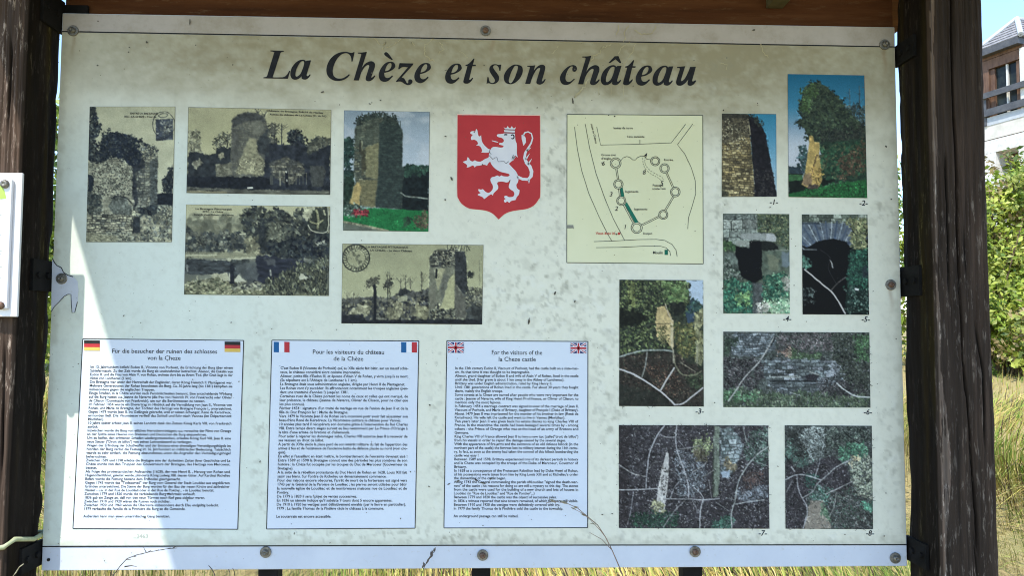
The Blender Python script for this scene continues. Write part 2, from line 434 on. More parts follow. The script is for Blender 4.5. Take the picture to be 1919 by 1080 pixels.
    def stones(s, poly, pal, ch=5.0, cw=11.0, joint=(40, 40, 38), jw=1.2, a=1.0, rag=0.5, slope=0.0, mask=None, wob=2.0):
        """coursed rubble: rows of stones of uneven length with dark joints"""
        k = (s.blur(s.m(poly, rag), 3 if a >= 1 else 8) if mask is None else mask) * a
        V = s.V / s.sc + slope * s.U / s.sc + wob * s.n(16, 10, 2); U = s.U / s.sc + wob * s.n(12, octv=2)
        row = np.floor(V / ch).astype(int); fr = V / ch - row
        off = np.random.default_rng(s.seed).uniform(0, 1, 4000); rowi = row % 4000
        cwr = cw * (0.7 + 0.8 * off[(rowi * 7) % 4000]); q = U / cwr + off[rowi] * 5
        cl = np.floor(q).astype(int); fc = q - cl
        h = np.random.default_rng(s.seed + 9).uniform(0, 1, 8009)[(row * 131 + cl * 71) % 8009]
        pal = np.array(pal, float); c = pal[(h * len(pal)).astype(int) % len(pal)] * (0.75 + 0.5 * ((h * 37) % 1))[..., None]
        c *= (1 + 0.25 * s.n(3, octv=2))[..., None]
        j = np.maximum(np.clip(1 - np.minimum(fr, 1 - fr) * ch / jw, 0, 1), np.clip(1 - np.minimum(fc, 1 - fc) * cwr / jw, 0, 1))[..., None] * 0.8
        c = c * (1 - j) + np.array(joint, float) * j
        s.c = s.c * (1 - k[..., None]) + c * k[..., None]
    def tone(s, poly, mul, rag=2, soft=None):
        k = s.m(poly, rag)[..., None]; s.c = s.c * (1 - k + k * np.array(mul, float))
    def soften(s, n=1):
        for _ in range(n):
            p = np.pad(s.c, ((1, 1), (1, 1), (0, 0)), 'edge')
            s.c = 0.36 * s.c + 0.16 * (p[:-2, 1:-1] + p[2:, 1:-1] + p[1:-1, :-2] + p[1:-1, 2:])
    def border(s, col, w=1.2, sides='tblr', a=0.8):
        k = np.zeros((s.h, s.w)); n = max(1, int(round(w / s.step)))
        if 't' in sides: k[:n] = 1
        if 'b' in sides: k[-n:] = 1
        if 'l' in sides: k[:, :n] = 1
        if 'r' in sides: k[:, -n:] = 1
        k = (k * a)[..., None]; s.c = s.c * (1 - k) + np.array(col, float) * k
    def build(s, name, parent, label, y=-0.0016, gain=1.22, grain=0.03, sat=0.80):
        s.c = s.c.reshape(s.h // 2, 2, s.w // 2, 2, 3).mean((1, 3)); s.h //= 2; s.w //= 2; s.step *= 2
        c0 = s.c.copy(); s.soften(4); g = np.abs(c0 - s.c).mean(-1, keepdims=True); s.c = g.repeat(3, 2); s.soften(6)
        w_ = sstep(2.5, 8.0, s.c[..., :1]); s.c = c0; w_ = w_ * (1 - sstep(125, 170, c0.mean(-1, keepdims=True)))      # textured parts, not sky
        w_[:3] = 0; w_[-3:] = 0; w_[:, :3] = 0; w_[:, -3:] = 0
        s.c *= 1 + w_ * (0.13 * s.n(2.4, octv=1) + 0.16 * s.n(4.5, octv=2) + 0.14 * s.n(14, octv=2))[..., None]
        c1 = s.c.copy(); s.soften(2); s.c = np.clip(c1 + 0.30 * (c1 - s.c), 4, 250)
        s.c = s.c * 0.95 + 1                                  # faded ink
        lum = (s.c * np.array([0.3, 0.59, 0.11])).sum(-1, keepdims=True); s.c = lum + (s.c - lum) * sat
        s.c *= (1 + grain * s.r.normal(0, 1, (s.h, s.w)))[..., None]
        C = np.clip(s2l(np.clip(s.c, 0, 255)) * gain, 0.004, 0.92)
        q = [b(*p) for p in s.quad]; tl, tr, br, bl = q
        fx_, fy_ = np.meshgrid(np.linspace(0, 1, s.w), np.linspace(0, 1, s.h))
        X = [(1 - fy_) * ((1 - fx_) * tl[k] + fx_ * tr[k]) + fy_ * ((1 - fx_) * bl[k] + fx_ * br[k]) for k in (0, 1)]
        P = np.stack([X[0], np.full_like(X[0], y), X[1]], -1)
        o = link(name, grid_mesh(name, P, C), m_print, parent)
        return tag(o, label)
m_print, nt, bs = mat('printed_colour')
a_ = N(nt, 'ShaderNodeAttribute', attribute_name='Col')
fl = noise(nt, 260, 3, 0.6)
nt.links.new(mix(nt, ramp(nt, fl, [(0.70, (0, 0, 0)), (0.80, (0.22, 0.22, 0.22))]), a_.outputs['Color'], (0.30, 0.31, 0.27)), bs.inputs['Base Color'])
bs.inputs['Roughness'].default_value = 0.5; bs.inputs['Specular IOR Level'].default_value = 0.12

# ------------------------------------------------------------------ flat lettering and outlines
def curve_tris(contours_xz, res=None):
    cu = bpy.data.curves.new('outline', 'CURVE'); cu.dimensions = '2D'; cu.fill_mode = 'BOTH'
    for c in contours_xz:
        sp = cu.splines.new('POLY'); sp.points.add(len(c) - 1)
        for p, q in zip(sp.points, c): p.co = (q[0], q[1], 0, 1)
        sp.use_cyclic_u = True
    o = bpy.data.objects.new('outline', cu); COL.objects.link(o)
    dg = bpy.context.evaluated_depsgraph_get(); e = o.evaluated_get(dg); me = e.to_mesh()
    v = [(p.co.x, p.co.y) for p in me.vertices]; f = [tuple(p.vertices) for p in me.polygons]
    e.to_mesh_clear(); bpy.data.objects.remove(o); bpy.data.curves.remove(cu)
    return v, f
def smooth(pts, k=5):
    """closed outline; points marked with a third item are corners, the rest is a Catmull-Rom curve"""
    n = len(pts); out = []
    P = [np.array(p[:2], float) for p in pts]; corner = [len(p) > 2 for p in pts]
    for i in range(n):
        p1, p2 = P[i], P[(i + 1) % n]
        p0 = P[i - 1] if not corner[i] else 2 * p1 - p2
        p3 = P[(i + 2) % n] if not corner[(i + 1) % n] else 2 * p2 - p1
        kk = 1 if (corner[i] and corner[(i + 1) % n]) else k
        for j in range(kk):
            t = j / kk
            out.append(0.5 * ((2 * p1) + (-p0 + p2) * t + (2 * p0 - 5 * p1 + 4 * p2 - p3) * t * t + (-p0 + 3 * p1 - 3 * p2 + p3) * t ** 3))
    return out
class Flat:
    """flat pieces on the board; all input in photograph pixels, kept in the board's own plane"""
    def __init__(s, y=-0.0024): s.mb = MB(); s.y = y
    def poly(s, contours, mi=0):
        v, f = curve_tris([[b(*p) for p in c] for c in contours])
        s.mb.add([(p[0], s.y, p[1]) for p in v], f, mi)
    def stroke(s, pts, w, mi=0, closed=False):
        B = [b(*p[:2]) for p in pts]; n = len(B); vs, fs = [], []
        ws = w if hasattr(w, '__len__') else [w] * n
        for i in range(n):
            p0 = B[i - 1] if (i or closed) else B[i]; p1 = B[(i + 1) % n] if (i < n - 1 or closed) else B[i]
            d = p1 - p0; d = d / (np.linalg.norm(d) + 1e-9); nn = np.array([-d[1], d[0]]) * ws[i] * 0.000505
            vs += [(B[i][0] + nn[0], s.y, B[i][1] + nn[1]), (B[i][0] - nn[0], s.y, B[i][1] - nn[1])]
        for i in range(n if closed else n - 1):
            j = (i + 1) % n; fs.append((2 * i, 2 * i + 1, 2 * j + 1, 2 * j))
        s.mb.add(vs, fs, mi)
    def rect(s, quad, mi=0):
        B = [b(*p) for p in quad]; s.mb.add([(p[0], s.y, p[1]) for p in B], [(3, 2, 1, 0)], mi)
    def frame(s, quad, w, mi=0):
        s.stroke(quad[:2], w, mi); s.stroke(quad[1:3], w, mi); s.stroke(quad[2:4], w, mi); s.stroke([quad[3], quad[0]], w, mi)
    def build(s, name, mats, parent, label=None):
        o = s.mb.build(name, mats, parent); return tag(o, label) if label else o
_glyphs = {}
def prepare_text(strings, bold=0.0):
    obs = []
    for t in strings:
        if (t, bold) in _glyphs or not t.strip(): continue
        cu = bpy.data.curves.new('lettering', 'FONT'); cu.body = t; cu.resolution_u = 2; cu.offset = bold
        o = bpy.data.objects.new('lettering', cu); COL.objects.link(o); obs.append((t, o))
    dg = bpy.context.evaluated_depsgraph_get()
    for t, o in obs:
        e = o.evaluated_get(dg); me = e.to_mesh()
        co = np.zeros(len(me.vertices) * 3, np.float32); me.vertices.foreach_get('co', co)
        f = [tuple(p.vertices) for p in me.polygons]
        _glyphs[(t, bold)] = (co.reshape(-1, 3)[:, :2].copy(), f); e.to_mesh_clear()
    for t, o in obs:
        cu = o.data; bpy.data.objects.remove(o); bpy.data.curves.remove(cu)
def put_text(fl, t, p0, p1=None, size=8.0, bold=0.0, align='L', width=None, shear=0.0, mi=0):
    """t set from p0 along the line to p1 (pixels); size = em in pixels; width = stretch to this many pixels"""
    if not t.strip(): return 0
    if (t, bold) not in _glyphs: prepare_text([t], bold)
    co, f = _glyphs[(t, bold)]
    p1 = p1 or (p0[0] + 50, p0[1] + 0.3)
    A, B = b(*p0), b(*p1); L = np.linalg.norm(B - A); d = (B - A) / L; pxm = L / math.hypot(p1[0] - p0[0], p1[1] - p0[1])
    nrm = np.array([-d[1], d[0]]); x = co[:, 0].copy(); w = x.max()
    x = x + shear * co[:, 1]; sx = size
    if width: sx = width / w
    x = x * sx * pxm; yv = co[:, 1] * size * pxm
    if align == 'C': x = x - w * sx * pxm / 2
    if align == 'R': x = x - w * sx * pxm
    Q = A[None] + x[:, None] * d[None] + yv[:, None] * nrm[None]
    fl.mb.add([(q[0], fl.y, q[1]) for q in Q], f, mi); return w

# ------------------------------------------------------------------ the information board
board = tag(empty('information_board', (0, 0, 0)),
            'large white information board with castle photographs, plan, red shield and three text panels', 'sign')
m_white, nt, bs = mat('white_backing_plastic')
f = noise(nt, 9, 5, 0.65); f2 = noise(nt, 120, 3, 0.6, off=(2, 0, 1))
c = mix(nt, ramp(nt, f2, [(0.62, (0, 0, 0)), (0.75, (0.5, 0.5, 0.5))]), ramp(nt, f, [(0.3, (0.50, 0.54, 0.63)), (0.7, (0.58, 0.62, 0.70))]), (0.42, 0.40, 0.34))
nt.links.new(c, bs.inputs['Base Color']); bs.inputs['Roughness'].default_value = 0.55
m_black = simple('black_print', (0.012, 0.012, 0.013), (0.022, 0.022, 0.024), 60, 0.5)
m_ink = simple('dark_text_print', (0.020, 0.022, 0.028), (0.030, 0.032, 0.038), 60, 0.5)
m_sheet, nt, bs = mat('aged_printed_sheet')
a_ = N(nt, 'ShaderNodeAttribute', attribute_name='Col')
g1 = noise(nt, 55, 6, 0.7); g2 = noise(nt, 210, 3, 0.65, off=(5, 0, 2)); g3 = noise(nt, 18, 4, 0.6, off=(1, 0, 8))
c = mix(nt, ramp(nt, g1, [(0.34, (0.10, 0.10, 0.10)), (0.50, (0, 0, 0))]), a_.outputs['Color'], (0.30, 0.29, 0.20))
spk = N(nt, 'ShaderNodeMath', operation='MULTIPLY')
nt.links.new(ramp(nt, g2, [(0.68, (0, 0, 0)), (0.74, (0.8, 0.8, 0.8))]), spk.inputs[0])
nt.links.new(ramp(nt, g3, [(0.42, (0, 0, 0)), (0.62, (1, 1, 1))]), spk.inputs[1])
c = mix(nt, spk.outputs[0], c, (0.14, 0.13, 0.10))
nt.links.new(c, bs.inputs['Base Color']); bs.inputs['Roughness'].default_value = 0.5; bs.inputs['Specular IOR Level'].default_value = 0.2
bump(nt, bs, g1, 0.08, 0.002)

mb = MB(); zt, zb = BZ + BOARD_H / 2, BZ - BOARD_H / 2
mb.box(-0.8, 0.8, 0.0, 0.012, zb, zt)
backing = mb.build('backing_panel', m_white, board)
bv = backing.modifiers.new('bevel', 'BEVEL'); bv.width = 0.0015; bv.segments = 2

# printed sheet glued on the backing: greenish white, brown stained towards its top
SQ = [(116.5, 60.5), (1676.0, 89.0), (1697.5, 1020.5), (80.5, 1023.5)]
st = 3.0; sw, sh = int(1590 / st), int(940 / st)
fxs, fys = np.meshgrid(np.linspace(0, 1, sw), np.linspace(0, 1, sh))
SP = [(1 - fys) * ((1 - fxs) * SQ[0][k] + fxs * SQ[1][k]) + fys * ((1 - fxs) * SQ[3][k] + fxs * SQ[2][k]) for k in (0, 1)]
PX, PY = SP
def sn(cx, cy, seed, o=4): return vnoise(sh, sw, cy / st, cx / st, seed, o)
col = np.ones((sh, sw, 3)) * np.array([0.700, 0.698, 0.592])
blu = sstep(900, 250, PX) * sstep(150, 320, PY)
blu = np.clip(blu * 1.5, 0, 1.6); col = col * (1 - 0.5 * blu[..., None]) + np.array([0.63, 0.70, 0.645]) * 0.5 * blu[..., None]
# brown algae film along the top, deeper to the right, with a ragged lower edge
depth = np.interp(PX, [80, 200, 330, 600, 900, 1150, 1400, 1560, 1700], [85, 135, 145, 150, 165, 195, 215, 250, 210])
e = (PY - 75) / depth + 0.15 * sn(160, 60, 3) + 0.09 * sn(30, 20, 4)
film = 1 - sstep(0.30, 1.25, e)
film *= np.interp(PX, [80, 150, 260, 500, 900, 1250, 1420, 1600, 1700], [0.40, 0.55, 0.82, 0.88, 0.92, 1.0, 0.95, 0.82, 0.7])
film *= 1 + 0.13 * sn(40, 30, 5) + 0.15 * sn(12, 9, 6)
film = np.clip(film, 0, 1)[..., None] * 0.80
col = col * (1 - film) + np.array([0.205, 0.165, 0.072]) * film
# grey mildew in the middle and along the right and lower edges
def blob(cx, cy, rx, ry): return np.exp(-((PX - cx) / rx) ** 2 - ((PY - cy) / ry) ** 2)
mil = 0.95 * blob(1030, 300, 38, 120) + 0.8 * blob(1000, 560, 130, 90) + 0.45 * blob(1115, 700, 40, 160) + 0.6 * blob(1660, 400, 40, 60) \
    + 0.6 * blob(1340, 330, 22, 300) + 0.85 * blob(780, 1008, 330, 16) + 0.6 * blob(480, 800, 16, 190) + 0.75 * blob(808, 830, 16, 180) \
    + 0.5 * blob(1400, 1008, 260, 12) + 0.55 * blob(1667, 850, 22, 120) + 0.4 * blob(900, 230, 240, 40) + 0.30 * blob(1130, 820, 30, 150) + 0.15
sp1 = sstep(0.10, 0.62, sn(16, 15, 8, 5)); sp2 = sstep(0.25, 0.70, sn(9, 9, 9, 4))
k = np.clip(mil, 0, 1) * (0.30 * sp1 + 0.52 * sp2)
col = col * (1 - k[..., None]) + np.array([0.27, 0.265, 0.205]) * k[..., None]
lt = np.clip(mil, 0, 1) * sstep(0.3, 0.7, sn(18, 14, 21, 4)) * 0.25
col = col * (1 - lt[..., None]) + np.array([0.74, 0.76, 0.74]) * lt[..., None]
drip = 0.42 * np.clip(sn(11, 190, 31, 3) - 0.15, 0, 1) * sstep(-0.3, 0.5, sn(120, 60, 34)) * (1 - sstep(130, 420, PY + 90 * sn(30, 400, 32, 2)))      # run marks below the top rule
col = col * (1 - 0.55 * drip[..., None]) + np.array([0.24, 0.21, 0.13]) * 0.55 * drip[..., None]
for bx_, by_, ln_ in ((137, 66, 60), (910, 70, 46), (1657, 92, 80), (1669, 544, 70), (116, 532, 40)):                     # rust runs under the bolts
    rn = np.exp(-((PX - bx_ - 2 * np.sin(PY / 9.0)) / (3.2 + 0.02 * (PY - by_))) ** 2) * sstep(by_ - 4, by_ + 4, PY) * (1 - sstep(by_, by_ + ln_, PY)) * 0.5
    col = col * (1 - rn[..., None]) + np.array([0.26, 0.16, 0.08]) * rn[..., None]
edge = np.minimum(np.minimum(fxs * 1590, (1 - fxs) * 1590), (1 - fys) * 940); gr = (1 - sstep(0, 16, edge + 10 * sn(16, 16, 33))) * 0.35
col = col * (1 - gr[..., None]) + np.array([0.33, 0.32, 0.24]) * gr[..., None]
col *= (1 + 0.030 * sn(120, 120, 12) + 0.015 * sn(25, 25, 14))[..., None]
bx = np.zeros((sh, sw, 3)); q = [b(*p) for p in SQ]
for kk in (0, 1):
    bx[..., 2 * kk] = (1 - fys) * ((1 - fxs) * q[0][kk] + fxs * q[1][kk]) + fys * ((1 - fxs) * q[3][kk] + fxs * q[2][kk])
bx[..., 1] = -0.0008
link('printed_sheet', grid_mesh('printed_sheet', bx, np.clip(col, 0.02, 0.9)), m_sheet, board)
# top strip of the backing is grimy too; black rules part it and the lower strip from the sheet
fl = Flat(-0.0012)
fl.stroke([(117, 59), (700, 69.5), (1677, 88)], 2.0); fl.build('black_rule', m_black, board)
fl = Flat(-0.0012); fl.stroke([(79, 1025), (900, 1022.5), (1699, 1021.5)], 2.0); fl.build('black_rule', m_black, board)
m_grime, nt, bs = mat('grimy_strip'); gg = noise(nt, 7, 6, 0.7); g2 = noise(nt, 60, 4, 0.7, off=(3, 0, 1))
c = ramp(nt, gg, [(0.30, (0.47, 0.43, 0.40)), (0.5, (0.41, 0.37, 0.335)), (0.70, (0.29, 0.255, 0.19))])
c = mix(nt, ramp(nt, g2, [(0.6, (0, 0, 0)), (0.75, (0.45, 0.45, 0.45))]), c, (0.25, 0.22, 0.15))
nt.links.new(c, bs.inputs['Base Color']); bs.inputs['Roughness'].default_value = 0.6
fl = Flat(-0.0006); fl.rect([(118.5, 25.5), (1676, 51.5), (1676.5, 86.5), (118, 57.5)]); fl.build('top_strip', m_grime, board)
# torn corner of the sheet round the left bolt, with its curling dark rim
torn = [(98.5, 484), (104, 494), (108, 498), (116, 502), (120, 511), (128, 516), (138, 519), (146, 527), (148, 545), (146, 566), (141, 586), (136, 586.5), (134.5, 570), (134, 552), (128, 552), (121, 556), (112, 566), (103, 575), (96.5, 585)]
fl = Flat(-0.0013); fl.poly([torn]); fl.build('torn_patch', m_white, board, 'bare white patch where the sheet has peeled round the left bolt')
fl = Flat(-0.0017); fl.stroke(torn[:7], 1.6); fl.build('torn_edge', m_ink, board); fl = Flat(-0.0017); fl.stroke(torn[9:], 1.2); fl.build('torn_edge', m_ink, board)

# title, set in a bold slanted serif drawn glyph by glyph
C = 1
G_a = [[(640, 192, C), (590, 355), (583, 385), (592, 396), (606, 390), (622, 372, C), (636, 378, C), (615, 410), (580, 437), (545, 440), (518, 425), (520, 398, C), (480, 430), (430, 442), (392, 425), (374, 385), (378, 330), (400, 275), (440, 225), (490, 192), (535, 184), (560, 192), (574, 208, C), (582, 196, C)],
       [(550, 214), (531, 204), (502, 218), (468, 270), (445, 330), (438, 380), (446, 400), (466, 398), (500, 370), (525, 320), (545, 260)]]
G_e = [[(1720, 260), (1702, 222), (1660, 210), (1600, 225), (1550, 275), (1515, 340), (1508, 400), (1530, 450), (1580, 470), (1630, 455), (1670, 420), (1690, 398, C), (1680, 385, C), (1650, 410), (1615, 420), (1588, 405), (1578, 372), (1580, 354, C), (1640, 338), (1690, 310), (1715, 285)],
       [(1586, 332, C), (1605, 275), (1635, 235), (1660, 228), (1672, 245), (1665, 285), (1640, 315), (1605, 330)]]
G_h = [[(1356, 84, C), (1292, 288, C), (1330, 240), (1380, 210), (1420, 205), (1452, 225), (1460, 260), (1448, 310), (1415, 400), (1414, 414), (1428, 409), (1452, 386, C), (1466, 392, C), (1440, 430), (1400, 458), (1365, 460), (1342, 445), (1342, 415), (1355, 370), (1380, 290), (1385, 262), (1370, 252), (1340, 268), (1305, 310), (1278, 365), (1253, 452, C), (1186, 450, C), (1275, 150), (1282, 120), (1273, 108), (1240, 106, C), (1240, 94, C), (1300, 92)]]
G_t = [[(873, 170, C), (886, 172, C), (865, 248, C), (905, 250, C), (900, 268, C), (859, 268, C), (822, 420), (820, 441), (833, 440), (858, 415, C), (870, 420, C), (850, 455), (810, 488), (770, 492), (745, 478), (748, 440), (795, 268, C), (768, 266, C), (772, 250, C), (800, 243), (835, 215)]]
GL = {'img1': [
    [[(118, 66, C), (292, 70, C), (290, 81, C), (262, 86), (248, 98), (240, 120), (153, 390), (151, 406), (160, 412), (230, 412), (290, 406), (332, 375), (358, 328, C), (372, 328, C), (342, 430, C), (28, 424, C), (30, 410, C), (60, 406), (73, 396), (82, 372), (160, 112), (162, 92), (150, 82), (118, 78, C)]],
    G_a,
    [[(1198, 90, C), (1172, 208, C), (1158, 208, C), (1155, 170), (1140, 130), (1110, 106), (1070, 102), (1020, 125), (970, 180), (935, 250), (918, 320), (925, 380), (955, 415), (1000, 428), (1050, 420), (1095, 395), (1126, 370, C), (1138, 380, C), (1100, 420), (1040, 450), (970, 458), (905, 440), (855, 395), (836, 330), (845, 260), (880, 185), (940, 125), (1010, 92), (1070, 82), (1110, 86), (1145, 97), (1165, 97), (1182, 88, C)]],
    G_h, G_e,
    [[(1578, 105), (1595, 88), (1620, 95), (1650, 130), (1690, 188, C), (1672, 188, C), (1620, 155), (1586, 128)]],
    [[(1775, 228, C), (1952, 233, C), (1948, 250, C), (1802, 413, C), (1832, 425), (1852, 455), (1866, 482), (1883, 486), (1886, 470), (1888, 450), (1903, 437), (1927, 441), (1941, 465), (1926, 495), (1891, 512), (1858, 505), (1830, 490), (1800, 470), (1770, 465), (1735, 472, C), (1728, 462, C), (1882, 283, C), (1832, 278), (1797, 286), (1772, 308, C), (1757, 306, C)]]],
  'img2': [(G_e, (-1393, 16)), (G_e, (-998, 24)), (G_t, (0, 0)),
    [[(1230, 248, C), (1218, 328, C), (1205, 328, C), (1195, 285), (1170, 258), (1140, 258), (1125, 278), (1135, 305), (1175, 360), (1200, 405), (1195, 455), (1160, 488), (1115, 498), (1080, 490), (1058, 488), (1040, 498, C), (1052, 408, C), (1066, 410, C), (1075, 455), (1100, 482), (1130, 480), (1148, 458), (1140, 430), (1100, 370), (1076, 320), (1085, 275), (1120, 247), (1160, 243), (1195, 252), (1214, 248, C)]],
    [[(1420, 247), (1370, 258), (1310, 305), (1270, 370), (1262, 430), (1285, 480), (1340, 500), (1400, 485), (1460, 435), (1497, 370), (1505, 310), (1485, 265)],
     [(1420, 262), (1395, 275), (1360, 340), (1335, 410), (1325, 460), (1340, 485), (1365, 478), (1400, 420), (1430, 340), (1442, 290), (1438, 268)]],
    [[(1665, 256, C), (1648, 324, C), (1690, 275), (1735, 250), (1770, 252), (1792, 275), (1790, 315), (1755, 440), (1753, 460), (1764, 460), (1788, 432, C), (1800, 437, C), (1775, 480), (1735, 503), (1700, 500), (1680, 480), (1690, 430), (1722, 325), (1728, 298), (1715, 292), (1685, 310), (1650, 365), (1625, 420), (1600, 497, C), (1535, 495, C), (1590, 310), (1596, 285), (1588, 276), (1562, 276, C), (1565, 263, C), (1620, 262)]]],
  'img3': [
    [[(250, 256), (200, 275), (140, 330), (102, 395), (100, 450), (125, 495), (175, 510), (225, 495), (265, 460), (290, 436, C), (278, 428, C), (240, 460), (205, 470), (178, 455), (168, 420), (180, 360), (210, 300), (245, 272), (262, 277), (257, 300), (258, 325), (278, 340), (305, 330), (316, 300), (305, 270), (280, 256)]],
    (G_h, (-856, 50)), (G_a, (248, 71)), [[(800, 140, C), (848, 138, C), (886, 228, C), (866, 230, C), (810, 180, C), (742, 228, C), (718, 228, C)]],
    (G_t, (165, 20)), (G_e, (-438, 49)), (G_a, (912, 77)),
    [[(1600, 278, C), (1705, 268, C), (1655, 430), (1653, 454), (1666, 458), (1700, 425), (1740, 350), (1768, 278, C), (1842, 275, C), (1800, 430), (1795, 456), (1806, 464), (1834, 448, C), (1848, 456, C), (1815, 500), (1775, 520), (1740, 510), (1735, 480), (1745, 440, C), (1700, 490), (1650, 518), (1605, 512), (1588, 480), (1600, 420), (1632, 320), (1635, 300), (1625, 292), (1600, 292, C)]]]}
ZS = 1919.0 / 280.0
for key, ox in (('img1', 490), ('img2', 760), ('img3', 1035)):
    for g in GL[key]:
        off = (0, 0)
        if isinstance(g, tuple): g, off = g
        fl = Flat(-0.0016)
        fl.poly([[(ox + (p[0] + off[0]) / ZS, 85 + (p[1] + off[1]) / ZS) for p in smooth(c)] for c in g])
        fl.build('title_letter', m_black, board)

# ------------------------------------------------------------------ printed pictures
SEP = [(150, 148, 118), (165, 160, 128), (120, 122, 104), (90, 94, 86), (60, 66, 66)]
DK = [(22, 26, 34), (34, 40, 46), (50, 56, 56), (66, 70, 64)]
# postcard: ivy-grown ruin
p = Pic([(169, 200), (329, 200), (322.5, 454), (162, 454)], (155, 195), 4.078, 100)
p.grad([(20, (168, 166, 134)), (400, (182, 180, 146)), (760, (190, 188, 156)), (1060, (120, 122, 104))])
p.c *= (1 + 0.06 * p.n(20))[..., None]
p.fill([(40, 790), (700, 770), (700, 1060), (30, 1060)], (96, 100, 88), 0.5, 4, 2, col2=(150, 148, 122))
p.leaf([(400, 800), (700, 790), (690, 1050), (380, 1050)], 380, (1, 3), SEP, 2.2)
ruin = [(48, 452), (130, 440), (150, 260), (250, 225), (400, 260), (540, 330), (578, 370), (572, 560), (568, 820), (430, 830), (40, 850)]
p.stones(ruin, [(150, 148, 122), (132, 130, 108), (168, 164, 134), (110, 112, 96)], 5, 10, (60, 62, 58), 1.0, rag=1.5)
p.fill([(50, 450), (370, 440), (385, 820), (40, 840)], (156, 154, 126), 0.22, 5, 4, a=0.6)
p.leaf([(55, 460), (370, 450), (380, 700), (50, 700)], 330, (0.6, 1.4), [(60, 62, 58), (44, 48, 48), (90, 92, 80)], 1.6)
p.fill([(385, 470), (440, 420), (480, 400), (470, 700), (400, 810), (380, 640)], (30, 34, 40), 0.5, 4, rag=2, a=0.85)
p.fill([(515, 440), (578, 400), (572, 800), (515, 800)], (66, 72, 70), 0.5, 4, 2, rag=1, a=0.85)
p.stones([(405, 530), (510, 470), (515, 780), (430, 780)], [(126, 126, 106), (100, 102, 90), (146, 142, 116)], 5, 8, (46, 50, 50), a=0.8)
p.fill([(240, 710), (330, 720), (380, 800), (380, 850), (250, 850), (200, 790)], (92, 96, 86), 0.4, 3, rag=2)
p.line([(225, 720), (270, 705), (330, 722), (372, 760)], 3, (36, 38, 40), 0.8, 1)
ivy = [(150, 250), (210, 215), (270, 215), (380, 255), (480, 300), (560, 345), (575, 375), (520, 385), (470, 400), (430, 470), (380, 480), (320, 430), (230, 405), (150, 445), (100, 440), (130, 350)]
p.fill(ivy, (30, 36, 46), 0.45, 5, rag=3); p.leaf(ivy, 420, (0.8, 2.2), DK)
p.leaf([(400, 300), (560, 340), (580, 400), (470, 420)], 130, (0.8, 2), SEP)
p.leaf([(60, 20), (110, 25), (90, 90), (150, 190), (110, 270), (130, 430), (50, 450)], 480, (1, 3), DK + [(80, 84, 76)])
p.fill([(45, 540), (85, 560), (95, 620), (60, 690), (42, 680)], (36, 42, 48), 0.3, 4, rag=2)
p.leaf([(45, 680), (150, 690), (150, 840), (40, 840)], 170, (1, 3), [(70, 76, 70), (100, 102, 88), (50, 56, 56)])
tr = [(690, 465), (650, 540), (610, 610), (620, 670), (690, 690)]
p.fill(tr, (30, 34, 40), 0.4, 4, rag=3); p.leaf(tr, 120, (1, 2.6), DK)
p.fill([(570, 690), (700, 680), (700, 775), (570, 775)], (26, 30, 36), 0.4, 3, rag=1.5)
p.leaf([(420, 800), (560, 790), (560, 840), (440, 840)], 80, (1, 3), DK, 2.4)
wall = [(36, 850), (230, 845), (440, 860), (440, 980), (260, 975), (40, 1000)]
p.stones(wall, [(140, 138, 112), (168, 164, 132), (104, 106, 92)], 4.6, 9, (34, 36, 38), 1.3, rag=1.5)
p.fill([(388, 868), (440, 866), (442, 985), (384, 985)], (44, 48, 50), 0.5, 4, rag=1)
p.fill([(440, 915), (560, 920), (690, 935), (560, 945), (440, 935)], (170, 166, 134), 0.2, 5, rag=1, a=0.7)
p.fill([(40, 985), (260, 1010), (280, 1055), (30, 1055)], (140, 138, 108), 0.35, 5, 2, rag=2, a=0.8)
p.fill([(560, 120), (690, 115), (692, 275), (560, 285)], (58, 64, 72), 0.25, 6, rag=0.6); p.leaf([(600, 150), (670, 150), (660, 260), (600, 250)], 40, (1, 2.2), [(120, 122, 110), (90, 94, 90)])
t = np.linspace(0, 2 * math.pi, 40); p.line([(620 + 84 * math.cos(a), 160 + 100 * math.sin(a)) for a in t], 1.4, (40, 44, 48), 0.8, 0.4)
p.line([(580, 90), (610, 75), (650, 80), (640, 100), (600, 105), (580, 92)], 1.6, (50, 54, 56), 0.8)
p.soften(1); p.border((40, 42, 40), 1.2, 'tbr'); P_A = p.build('photograph', board, 'sepia postcard of an ivy-topped ruin with a low stone wall', sat=0.85)

# postcard: tall tower above trees
p = Pic([(353.5, 201), (621, 206), (619, 365.5), (350, 362)], (345, 195), 6.171, 200)
p.grad([(40, (158, 154, 118)), (350, (166, 162, 122)), (600, (176, 172, 130)), (1040, (70, 74, 70))]); p.c *= (1 + 0.06 * p.n(22))[..., None]
p.leaf([(60, 330), (190, 350), (230, 570), (60, 570)], 130, (1, 2.6), [(130, 128, 102), (112, 112, 92)])
for tx, ty, by, h in ((500, 330, 500, 1), (1045, 235, 450, 1), (1125, 205, 480, 1.2), (1240, 350, 480, 0.8), (1310, 310, 480, 1), (850, 60, 120, .6), (930, 90, 150, .7)):
    p.line([(tx, by), (tx + 6, ty + 30)], 2.2, (44, 48, 48), 0.9, 0.5)
    for k in range(9):
        a = p.r.uniform(-1.2, 1.2); yy = ty + (by - ty) * p.r.uniform(0.0, 0.6)
        p.line([(tx, yy + 40), (tx + 75 * math.sin(a) * h, yy - 10)], 0.9, (60, 62, 58), 0.7, 0.5)
p.leaf([(990, 240), (1070, 250), (1080, 440), (990, 440)], 90, (1, 2.6), [(60, 62, 56), (80, 80, 70)]); p.leaf([(1220, 350), (1330, 300), (1400, 400), (1430, 500), (1220, 500)], 170, (1, 3), DK)
